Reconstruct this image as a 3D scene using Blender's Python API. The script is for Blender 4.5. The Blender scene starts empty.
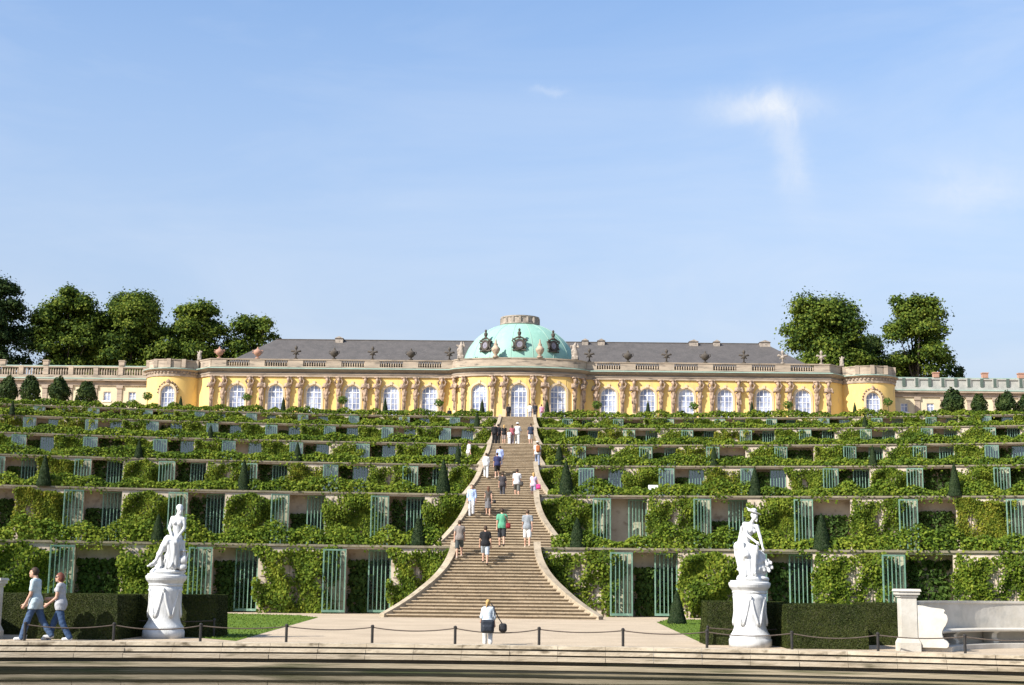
import bpy, math, random
import numpy as np
from mathutils import Vector, Matrix
R = math.radians
random.seed(7); rng = np.random.default_rng(7)
scene = bpy.context.scene
col = scene.collection

# ------------------------------------------------------------------ camera
F = 1406.0; W, H = 1024, 685
CAM = np.array([1.72, 0.0, 1.6])
PITCH = math.atan(237.5 / F); YAW = 0.0165; ROLL = 0.0120
fwd = np.array([-math.sin(YAW) * math.cos(PITCH), math.cos(YAW) * math.cos(PITCH), math.sin(PITCH)])
r0 = np.array([math.cos(YAW), math.sin(YAW), 0.0]); u0 = np.cross(r0, fwd)
rr_ = r0 * math.cos(ROLL) + u0 * math.sin(ROLL); uu_ = u0 * math.cos(ROLL) - r0 * math.sin(ROLL)
cd = bpy.data.cameras.new('camera'); cam = bpy.data.objects.new('camera', cd); col.objects.link(cam)
cd.sensor_width = 36; cd.lens = 36 * F / W; cd.clip_end = 20000; cd.clip_start = 0.1
M4 = Matrix(((rr_[0], uu_[0], -fwd[0], CAM[0]), (rr_[1], uu_[1], -fwd[1], CAM[1]), (rr_[2], uu_[2], -fwd[2], CAM[2]), (0, 0, 0, 1)))
cam.matrix_world = M4; scene.camera = cam

def ray(px, py): return fwd + rr_ * ((px - 512) / F) - uu_ * ((py - 342.5) / F)
def at_y(px, py, Y):
    d = ray(px, py); return CAM + d * ((Y - CAM[1]) / d[1])
def at_z(px, py, Z=0.0):
    d = ray(px, py); return CAM + d * ((Z - CAM[2]) / d[2])
def row_norm(px, py): return py  # rows are used with their own column

# ------------------------------------------------------------------ materials
def new_mat(name):
    m = bpy.data.materials.new(name); m.use_nodes = True
    nt = m.node_tree; return m, nt, nt.nodes['Principled BSDF']
def mk(name, c1, c2=None, scale=3.0, rough=0.75, bump=0.0, bscale=None, detail=6, spec=0.3, metal=0.0, lo=0.35, hi=0.65, stretch=None, c3=None, s3=20):
    m, nt, b = new_mat(name); N = nt.nodes; L = nt.links
    b.inputs['Roughness'].default_value = rough; b.inputs['Specular IOR Level'].default_value = spec
    b.inputs['Metallic'].default_value = metal
    b.inputs['Base Color'].default_value = (*c1, 1)
    tc = N.new('ShaderNodeTexCoord'); vec = tc.outputs['Object']
    if stretch:
        mp = N.new('ShaderNodeMapping'); mp.inputs['Scale'].default_value = stretch
        L.new(vec, mp.inputs['Vector']); vec = mp.outputs['Vector']
    if c2:
        nz = N.new('ShaderNodeTexNoise'); nz.inputs['Scale'].default_value = scale; nz.inputs['Detail'].default_value = detail
        nz.inputs['Roughness'].default_value = 0.65
        L.new(vec, nz.inputs['Vector'])
        rp = N.new('ShaderNodeValToRGB'); rp.color_ramp.elements[0].position = lo; rp.color_ramp.elements[1].position = hi
        rp.color_ramp.elements[0].color = (*c1, 1); rp.color_ramp.elements[1].color = (*c2, 1)
        L.new(nz.outputs['Fac'], rp.inputs['Fac']); out = rp.outputs['Color']
        if c3:
            n3 = N.new('ShaderNodeTexNoise'); n3.inputs['Scale'].default_value = s3; n3.inputs['Detail'].default_value = 5
            L.new(vec, n3.inputs['Vector'])
            r3 = N.new('ShaderNodeValToRGB'); r3.color_ramp.elements[0].position = 0.55; r3.color_ramp.elements[1].position = 0.72
            L.new(n3.outputs['Fac'], r3.inputs['Fac'])
            mx = N.new('ShaderNodeMix'); mx.data_type = 'RGBA'
            L.new(r3.outputs['Color'], mx.inputs['Factor']); L.new(out, mx.inputs['A']); mx.inputs['B'].default_value = (*c3, 1)
            out = mx.outputs['Result']
        L.new(out, b.inputs['Base Color'])
    if bump:
        nb = N.new('ShaderNodeTexNoise'); nb.inputs['Scale'].default_value = bscale or scale * 4; nb.inputs['Detail'].default_value = 5
        L.new(vec, nb.inputs['Vector'])
        bp = N.new('ShaderNodeBump'); bp.inputs['Strength'].default_value = bump; bp.inputs['Distance'].default_value = 0.05
        L.new(nb.outputs['Fac'], bp.inputs['Height']); L.new(bp.outputs['Normal'], b.inputs['Normal'])
    return m
def leafmat(name, cols, trans=0.3, clump=0.6, rough=0.5):
    """leaf colour varies per leaf and by clumps of foliage"""
    m, nt, b = new_mat(name); N = nt.nodes; L = nt.links
    geo = N.new('ShaderNodeNewGeometry'); tc = N.new('ShaderNodeTexCoord')
    nz = N.new('ShaderNodeTexNoise'); nz.inputs['Scale'].default_value = clump; nz.inputs['Detail'].default_value = 3
    oi = N.new('ShaderNodeObjectInfo')
    ad = N.new('ShaderNodeVectorMath'); ad.operation = 'ADD'
    cx = N.new('ShaderNodeCombineXYZ'); ml = N.new('ShaderNodeMath'); ml.operation = 'MULTIPLY'; ml.inputs[1].default_value = 77
    L.new(oi.outputs['Random'], ml.inputs[0]); L.new(ml.outputs[0], cx.inputs[0])
    L.new(tc.outputs['Object'], ad.inputs[0]); L.new(cx.outputs[0], ad.inputs[1]); L.new(ad.outputs[0], nz.inputs['Vector'])
    a = N.new('ShaderNodeMath'); a.operation = 'MULTIPLY_ADD'; a.inputs[1].default_value = 0.55; a.inputs[2].default_value = -0.3
    L.new(geo.outputs['Random Per Island'], a.inputs[0])
    s = N.new('ShaderNodeMath'); s.operation = 'ADD'; L.new(a.outputs[0], s.inputs[0]); L.new(nz.outputs['Fac'], s.inputs[1])
    rp = N.new('ShaderNodeValToRGB'); e = rp.color_ramp.elements
    n = len(cols)
    e[0].position = 0.2; e[0].color = (*cols[0], 1); e[1].position = 0.8; e[1].color = (*cols[-1], 1)
    for i in range(1, n - 1):
        x = e.new(0.2 + 0.6 * i / (n - 1)); x.color = (*cols[i], 1)
    L.new(s.outputs[0], rp.inputs['Fac']); L.new(rp.outputs['Color'], b.inputs['Base Color'])
    b.inputs['Roughness'].default_value = .65; b.inputs['Specular IOR Level'].default_value = 0.1
    t = N.new('ShaderNodeBsdfTranslucent'); L.new(rp.outputs['Color'], t.inputs['Color'])
    mx = N.new('ShaderNodeMixShader'); mx.inputs[0].default_value = trans
    L.new(b.outputs[0], mx.inputs[1]); L.new(t.outputs[0], mx.inputs[2]); L.new(mx.outputs[0], N['Material Output'].inputs['Surface'])
    return m
MT = {}
MT['sand'] = mk('sand_gravel', (.48, .385, .275), (.39, .31, .22), 0.45, .95, .4, 40, spec=.1, c3=(.32, .255, .18), s3=16)
MT['rim'] = mk('basin_stone', (.52, .445, .33), (.33, .27, .19), 1.0, .8, .3, 8, c3=(.14, .11, .07), s3=3.2, stretch=(1, 1, 2))
MT['wetshaderim'] = mk('wet_shaded_basin_stone', (.085, .07, .045), (.035, .03, .02), 1.5, .45, .3, 8, c3=(.09, .10, .035), s3=1.4, stretch=(.5, 1, 4))  # wet stone tone that doubles as painted shade under kerb and steps
MT['rimlow'] = mk('lower_basin_stone', (.44, .37, .27), (.30, .24, .165), 1.2, .8, .3, 8, c3=(.12, .10, .06), s3=1.6, stretch=(.6, 1, 4))
MT['rimlow2'] = mk('stained_basin_stone', (.38, .31, .21), (.20, .165, .105), .8, .8, .3, 8, c3=(.07, .07, .03), s3=1.2, stretch=(.3, .3, 6))
MT['algae'] = mk('algae_stained_stone', (.27, .22, .14), (.075, .065, .03), .6, .6, .3, 8, c3=(.06, .07, .025), s3=1.5, stretch=(.22, .22, 9), lo=.42, hi=.56)
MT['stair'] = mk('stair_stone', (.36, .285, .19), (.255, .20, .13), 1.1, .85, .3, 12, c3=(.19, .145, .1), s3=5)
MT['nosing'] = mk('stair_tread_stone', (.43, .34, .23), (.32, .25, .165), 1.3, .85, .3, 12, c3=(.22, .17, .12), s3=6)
MT['cheek'] = mk('stair_cheek_stone', (.40, .33, .235), (.28, .225, .155), 1.5, .85, .3, 12, c3=(.2, .16, .11), s3=4)
MT['plaster'] = mk('terrace_plaster', (.56, .48, .38), (.44, .36, .275), 0.9, .9, .2, 8, c3=(.30, .23, .17), s3=2.5)
MT['coping'] = mk('coping_stone', (.24, .205, .145), (.16, .14, .095), 1.3, .9, .3, 10, c3=(.10, .095, .055), s3=4)
MT['soil'] = mk('terrace_soil', (.30, .23, .15), (.18, .15, .09), 0.8, .95, .3, 10)
MT['batten'] = mk('trellis_wood', (.30, .24, .17), (.2, .17, .12), 4, .9)
MT['door'] = mk('green_door_paint', (.17, .29, .215), (.11, .205, .15), 2.5, .7, .1, 20, c3=(.27, .36, .29), s3=8, spec=.15)
MT['yellow'] = mk('yellow_render', (.73, .52, .19), (.66, .45, .145), 0.7, .85, .1, 6, c3=(.55, .40, .19), s3=1.4, stretch=(1, 1, .35))
MT['stone'] = mk('palace_sandstone', (.46, .35, .25), (.26, .20, .15), 1.2, .85, .3, 9, c3=(.12, .095, .075), s3=2.6)
MT['herm'] = mk('figure_sandstone', (.40, .285, .20), (.19, .135, .095), 2.2, .85, .4, 9, c3=(.06, .045, .036), s3=2.2, lo=.42, hi=.58)
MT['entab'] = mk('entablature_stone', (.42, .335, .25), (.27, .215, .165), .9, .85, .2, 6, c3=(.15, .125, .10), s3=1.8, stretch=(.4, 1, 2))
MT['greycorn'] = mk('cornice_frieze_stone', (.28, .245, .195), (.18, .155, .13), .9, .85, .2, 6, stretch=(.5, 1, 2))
MT['copper'] = mk('copper_patina', (.27, .455, .37), (.21, .385, .31), .6, .55, .05, 5, c3=(.31, .51, .42), s3=1.2, stretch=(1, 1, .4))
MT['flash'] = mk('copper_flashing', (.33, .44, .37), (.25, .36, .30), 1.2, .6)
MT['slate'] = mk('slate_roof', (.098, .088, .082), (.072, .066, .062), 1.0, .7, .3, 14, c3=(.125, .112, .104), s3=6)
MT['bronze'] = mk('dark_weathered_stone', (.05, .042, .034), (.09, .075, .06), 3, .8, .4, 8)
MT['redstone'] = mk('reddish_sandstone', (.42, .23, .16), (.3, .18, .13), 3, .85, .3, 8)
MT['greystone'] = mk('grey_sandstone', (.40, .34, .28), (.25, .21, .17), 2.5, .85, .4, 8, c3=(.14, .12, .1), s3=5)
MT['palepanel'] = mk('pale_panel_stone', (.40, .39, .35), (.29, .29, .26), 1.4, .85, .2, 6)
MT['bronzegreen'] = mk('dark_green_bronze', (.06, .085, .07), (.09, .12, .10), 3, .7)
MT['marble'] = mk('white_marble', (.60, .60, .592), (.52, .52, .505), 2.0, .6, .15, 18, c3=(.42, .42, .40), s3=5, stretch=(1, 1, .45))
MT['bench'] = mk('pale_bench_stone', (.55, .515, .45), (.44, .405, .34), 1.6, .7, .15, 10, c3=(.42, .40, .35), s3=4)
MT['whitepaint'] = mk('white_window_paint', (.78, .77, .74), (.70, .70, .68), 2, .5)
MT['cream'] = mk('cream_render', (.62, .54, .37), (.54, .46, .31), .6, .9, .1, 6, c3=(.46, .38, .27), s3=1.5)
MT['iron'] = mk('black_iron', (.02, .02, .02), (.035, .03, .026), 8, .5)
MT['chain'] = mk('rusty_chain_iron', (.10, .075, .055), (.06, .045, .035), 12, .7)
MT['bark'] = mk('tree_bark', (.10, .08, .055), (.05, .04, .03), 2, .9, .5, 8)
MT['hedgecore'] = mk('clipped_hedge_body', (.028, .036, .012), (.05, .05, .017), 5, .9, .9, 22, c3=(.02, .022, .01), s3=14)
MT['cone'] = mk('topiary_body', (.014, .026, .010), (.03, .042, .014), 5, .9, .9, 18)
MT['panel'] = mk('white_panel', (.8, .8, .78), rough=.5)
MT['figsoil'] = MT['soil']
MT['vine'] = leafmat('vine_leaves', [(.045, .08, .010), (.10, .155, .016), (.17, .225, .024), (.25, .28, .034)], .38, .9)
MT['vine_yellow'] = leafmat('yellowing_vine_leaves', [(.06, .095, .011), (.135, .18, .018), (.215, .24, .026), (.29, .27, .038)], .38, .9)
MT['fig'] = leafmat('fig_leaves', [(.03, .06, .013), (.055, .10, .02), (.085, .135, .026)], .3, 1.0)
MT['shrub'] = leafmat('shrub_leaves', [(.05, .09, .011), (.10, .16, .016), (.165, .22, .023), (.23, .265, .03)], .35, .5)
MT['tree'] = leafmat('tree_leaves', [(.020, .044, .009), (.065, .105, .015), (.13, .18, .024), (.19, .22, .032)], .36, .30)
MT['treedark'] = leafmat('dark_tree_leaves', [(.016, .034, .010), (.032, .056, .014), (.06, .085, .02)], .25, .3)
MT['topleaf'] = leafmat('clipped_yew_leaves', [(.012, .026, .010), (.02, .038, .012), (.032, .05, .016)], .15, 1.5)
MT['roundleaf'] = leafmat('clipped_tree_leaves', [(.014, .03, .010), (.032, .055, .014), (.06, .085, .02)], .2, 1.2)
MT['hedgeleaf'] = leafmat('clipped_hedge_leaves', [(.022, .032, .008), (.040, .052, .012), (.066, .074, .018)], .15, 1.2, .8)
MT['bright'] = leafmat('orange_tree_leaves', [(.05, .11, .018), (.09, .16, .025), (.14, .19, .03)], .3, 1.5)
def grassmat():
    m = mk('lawn_grass', (.085, .145, .02), (.12, .18, .026), 2.0, .95, .6, 60, spec=.1, c3=(.065, .10, .018), s3=30)
    return m
MT['grass'] = grassmat()
MT['grassblade'] = leafmat('grass_blade', [(.065, .11, .014), (.105, .165, .022), (.15, .20, .028)], .35, .5)
def glassmat(name, tint, refl):
    m, nt, b = new_mat(name); N = nt.nodes; L = nt.links
    tr = N.new('ShaderNodeBsdfTransparent'); tr.inputs[0].default_value = (*tint, 1)
    gl = N.new('ShaderNodeBsdfGlossy'); gl.inputs['Roughness'].default_value = .06; gl.inputs['Color'].default_value = (.9, .95, 1, 1)
    lw = N.new('ShaderNodeFresnel'); lw.inputs[0].default_value = 1.5
    ml = N.new('ShaderNodeMath'); ml.operation = 'MULTIPLY_ADD'; ml.inputs[1].default_value = .7; ml.inputs[2].default_value = refl; ml.use_clamp = True
    L.new(lw.outputs[0], ml.inputs[0])
    mx = N.new('ShaderNodeMixShader'); L.new(ml.outputs[0], mx.inputs[0]); L.new(tr.outputs[0], mx.inputs[1]); L.new(gl.outputs[0], mx.inputs[2])
    L.new(mx.outputs[0], N['Material Output'].inputs['Surface']); return m
MT['doorglass'] = glassmat('old_door_glass', (.84, .90, .86), -.02)
MT['doorglass2'] = glassmat('sky_sheen_door_glass', (.66, .74, .72), .12)  # raised gloss and darker tint imitate sky reflected in the panes
def windowglass():
    m, nt, b = new_mat('window_glass_sky_and_curtains'); N = nt.nodes; L = nt.links
    tc = N.new('ShaderNodeTexCoord'); nz = N.new('ShaderNodeTexNoise'); nz.inputs['Scale'].default_value = .9; nz.inputs['Detail'].default_value = 3
    oi = N.new('ShaderNodeObjectInfo'); ad = N.new('ShaderNodeVectorMath'); ad.operation = 'ADD'
    ml = N.new('ShaderNodeVectorMath'); ml.operation = 'SCALE'; ml.inputs['Scale'].default_value = 1.0
    L.new(oi.outputs['Location'], ml.inputs[0]); L.new(tc.outputs['Object'], ad.inputs[0]); L.new(ml.outputs[0], ad.inputs[1])
    L.new(ad.outputs[0], nz.inputs['Vector'])
    rp = N.new('ShaderNodeValToRGB'); rp.color_ramp.elements[0].position = .38; rp.color_ramp.elements[1].position = .62
    rp.color_ramp.elements[0].color = (.15, .18, .29, 1); rp.color_ramp.elements[1].color = (.44, .48, .60, 1)  # bluish base colour paints reflected sky over pale curtains
    L.new(nz.outputs['Fac'], rp.inputs['Fac']); L.new(rp.outputs[0], b.inputs['Base Color'])
    b.inputs['Roughness'].default_value = .08; b.inputs['Specular IOR Level'].default_value = .9
    return m
MT['winglass'] = windowglass()
MT['darkglass'] = mk('oculus_glass', (.16, .15, .18), (.30, .28, .32), 2, .15)
def watermat():
    m, nt, b = new_mat('basin_water'); N = nt.nodes; L = nt.links
    b.inputs['Base Color'].default_value = (.022, .022, .012, 1); b.inputs['Roughness'].default_value = .04; b.inputs['IOR'].default_value = 1.33
    tc = N.new('ShaderNodeTexCoord'); mp = N.new('ShaderNodeMapping'); mp.inputs['Scale'].default_value = (.5, 1.3, 1)
    nz = N.new('ShaderNodeTexNoise'); nz.inputs['Scale'].default_value = 1.2; nz.inputs['Detail'].default_value = 4
    L.new(tc.outputs['Object'], mp.inputs[0]); L.new(mp.outputs[0], nz.inputs['Vector'])
    bp = N.new('ShaderNodeBump'); bp.inputs['Strength'].default_value = .05; bp.inputs['Distance'].default_value = .05
    L.new(nz.outputs['Fac'], bp.inputs['Height']); L.new(bp.outputs[0], b.inputs['Normal']); return m
MT['water'] = watermat()
_cm = {}
def cmat(c, rough=.85, nm='cloth'):
    k = (c, rough, nm)
    if k not in _cm:
        c2 = tuple(x * .8 for x in c)
        _cm[k] = mk(nm, c, c2, 9, rough, .25, 30)
    return _cm[k]
SKIN = mk('skin', (.52, .31, .215), (.46, .26, .18), 6, .6)

# ------------------------------------------------------------------ mesh helpers
def np_mesh(name, V, Q, mat, smooth=False):
    me = bpy.data.meshes.new(name); V = np.asarray(V, dtype=np.float32); Q = np.asarray(Q, dtype=np.int32)
    n = Q.shape[1]; me.vertices.add(len(V)); me.vertices.foreach_set('co', V.ravel())
    me.loops.add(Q.size); me.loops.foreach_set('vertex_index', Q.ravel())
    me.polygons.add(len(Q)); me.polygons.foreach_set('loop_start', np.arange(0, Q.size, n, dtype=np.int32))
    try: me.polygons.foreach_set('loop_total', np.full(len(Q), n, dtype=np.int32))
    except Exception: pass
    if smooth: me.polygons.foreach_set('use_smooth', np.ones(len(Q), dtype=bool))
    me.update(calc_edges=True); me.validate()
    if mat: me.materials.append(mat)
    return me
def link(name, me, parent=None, loc=None, rotz=0.0, scale=None):
    o = bpy.data.objects.new(name, me); col.objects.link(o)
    if parent: o.parent = parent
    if loc is not None: o.location = [float(x) for x in loc]
    if rotz: o.rotation_euler = (0, 0, rotz)
    if scale is not None: o.scale = scale
    return o
class MB:
    def __init__(s): s.v = []; s.f = []
    def add(s, vs, fs):
        b = len(s.v); s.v.extend([tuple(map(float, p)) for p in vs]); s.f.extend([tuple(b + i for i in q) for q in fs])
    def hexa(s, p): # p: 8 pts bottom ccw then top ccw
        s.add(p, [(3, 2, 1, 0), (4, 5, 6, 7), (0, 1, 5, 4), (1, 2, 6, 5), (2, 3, 7, 6), (3, 0, 4, 7)])
    def box(s, x0, x1, y0, y1, z0, z1):
        s.hexa([(x0, y0, z0), (x1, y0, z0), (x1, y1, z0), (x0, y1, z0), (x0, y0, z1), (x1, y0, z1), (x1, y1, z1), (x0, y1, z1)])
    def lathe(s, prof, n=24, c=(0, 0, 0), sx=1, sy=1, cap=True):
        vs = []; fs = []
        for r, z in prof:
            for i in range(n):
                a = 2 * math.pi * i / n; vs.append((c[0] + r * sx * math.cos(a), c[1] + r * sy * math.sin(a), c[2] + z))
        for j in range(len(prof) - 1):
            for i in range(n):
                fs.append((j * n + i, j * n + (i + 1) % n, (j + 1) * n + (i + 1) % n, (j + 1) * n + i))
        if cap:
            fs.append(tuple(range(n - 1, -1, -1))); fs.append(tuple((len(prof) - 1) * n + i for i in range(n)))
        s.add(vs, fs)
    def tube(s, path, rad, n=8):
        P = [np.array(p, float) for p in path]; vs = []; fs = []
        rad = rad if isinstance(rad, (list, tuple)) else [rad] * len(P)
        for i, p in enumerate(P):
            d = P[min(i + 1, len(P) - 1)] - P[max(i - 1, 0)]; d /= np.linalg.norm(d) + 1e-9
            ref = np.array([0, 0, 1.0]) if abs(d[2]) < .9 else np.array([1.0, 0, 0])
            a = np.cross(d, ref); a /= np.linalg.norm(a); b = np.cross(d, a)
            for k in range(n):
                t = 2 * math.pi * k / n; vs.append(p + rad[i] * (a * math.cos(t) + b * math.sin(t)))
        for i in range(len(P) - 1):
            for k in range(n):
                fs.append((i * n + k, i * n + (k + 1) % n, (i + 1) * n + (k + 1) % n, (i + 1) * n + k))
        fs.append(tuple(range(n - 1, -1, -1))); fs.append(tuple((len(P) - 1) * n + k for k in range(n)))
        s.add(vs, fs)
    def sweep(s, pts, nrm, prof, closed_path=False):
        """closed profile [(out, z)] swept along a 2D path; nrm are mitred outward normals"""
        m = len(prof); n = len(pts); vs = []; fs = []
        for (x, y), (a, b) in zip(pts, nrm):
            for o, z in prof: vs.append((x + a * o, y + b * o, z))
        rng_ = n if closed_path else n - 1
        for i in range(rng_):
            j = (i + 1) % n
            for k in range(m):
                l = (k + 1) % m; fs.append((i * m + k, j * m + k, j * m + l, i * m + l))
        if not closed_path:
            fs.append(tuple(range(m))); fs.append(tuple((n - 1) * m + k for k in range(m - 1, -1, -1)))
        s.add(vs, fs)
    def mesh(s, name, mat, org=None, smooth=False):
        me = bpy.data.meshes.new(name)
        vs = s.v if org is None else [(a - org[0], b - org[1], c - org[2]) for a, b, c in s.v]
        me.from_pydata(vs, [], s.f)
        import bmesh
        bm = bmesh.new(); bm.from_mesh(me); bmesh.ops.recalc_face_normals(bm, faces=bm.faces); bm.to_mesh(me); bm.free()
        if smooth:
            me.polygons.foreach_set('use_smooth', np.ones(len(me.polygons), dtype=bool))
        me.materials.append(mat); me.update(); return me
    def build(s, name, mat, parent=None, org=None, smooth=False, loc=None):
        if org is None and parent is not None and parent.get('_w'): org = tuple(parent['_w'])
        return link(name, s.mesh(name, mat, org, smooth), parent, loc)
def path_normals(pts, side=1, closed=False):
    out = []; n = len(pts)
    for i in range(n):
        p = np.array(pts[i]); a = np.array(pts[i - 1]) if (i > 0 or closed) else None; b = np.array(pts[(i + 1) % n]) if (i < n - 1 or closed) else None
        ns = []
        for q, w in ((a, p), (p, b)):
            if q is None or w is None: continue
            d = w - q; d = d / (np.linalg.norm(d) + 1e-9); ns.append(np.array([d[1], -d[0]]) * side)
        m = sum(ns); m /= np.linalg.norm(m) + 1e-9; c = max(.35, float(np.dot(m, ns[0]))); out.append(tuple(m / c))
    return out
def tag(o, label, cat, group=None):
    n = len(label.split()); assert 4 <= n <= 16, (label, n)
    o['label'] = label; o['category'] = cat
    if group: o['group'] = group
    return o
def thing(name, label, cat, loc=(0, 0, 0), rotz=0, group=None, world=False):
    o = bpy.data.objects.new(name, None); col.objects.link(o); o.empty_display_size = .3
    o.location = [float(x) for x in loc]; o.rotation_euler = (0, 0, rotz); tag(o, label, cat, group)
    if world: o['_w'] = [float(x) for x in loc]
    return o
def structure(o, kind='structure'): o['kind'] = kind; return o
def copy_tree(o, parent=None):
    c = o.copy(); col.objects.link(c)
    if parent: c.parent = parent
    for ch in list(o.children): copy_tree(ch, c)
    return c
ORD = ['first', 'second', 'third', 'fourth', 'fifth', 'sixth', 'seventh', 'eighth', 'ninth', 'tenth', 'eleventh', 'twelfth', 'thirteenth', 'fourteenth', 'fifteenth', 'sixteenth', 'seventeenth', 'eighteenth']
TIER = ['', 'lowest', 'second', 'third', 'fourth', 'fifth', 'topmost']

# leaves: a rhombus folded along its midrib
def leaf_cloud(name, P, Nrm, size, mat, tilt=.7, rg=rng):
    n = len(P); P = np.asarray(P); Nrm = np.asarray(Nrm, float) + rg.normal(0, tilt, (n, 3)); Nrm /= np.linalg.norm(Nrm, axis=1)[:, None] + 1e-9
    t = np.cross(Nrm, rg.normal(0, 1, (n, 3))); t /= np.linalg.norm(t, axis=1)[:, None] + 1e-9
    b = np.cross(Nrm, t); s = (np.asarray(size) * np.ones(n))[:, None] * rg.uniform(.7, 1.25, (n, 1))
    V = np.empty((n, 4, 3)); V[:, 0] = P - t * s * .5; V[:, 1] = P + b * s * .42 + Nrm * s * .12
    V[:, 2] = P + t * s * .55; V[:, 3] = P - b * s * .42 + Nrm * s * .12
    return np_mesh(name, V.reshape(-1, 3), np.arange(4 * n).reshape(-1, 4), mat)
class Wob:
    """smooth 1D/2D value from a few sines"""
    def __init__(s, seed, f=1.0):
        g = np.random.default_rng(seed); s.k = g.normal(0, f, (7, 3)); s.p = g.uniform(0, 6.28, 7)
    def __call__(s, x, y=0, z=0):
        return sum(np.sin(s.k[i, 0] * x + s.k[i, 1] * y + s.k[i, 2] * z + s.p[i]) for i in range(7)) / 4.0

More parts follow.
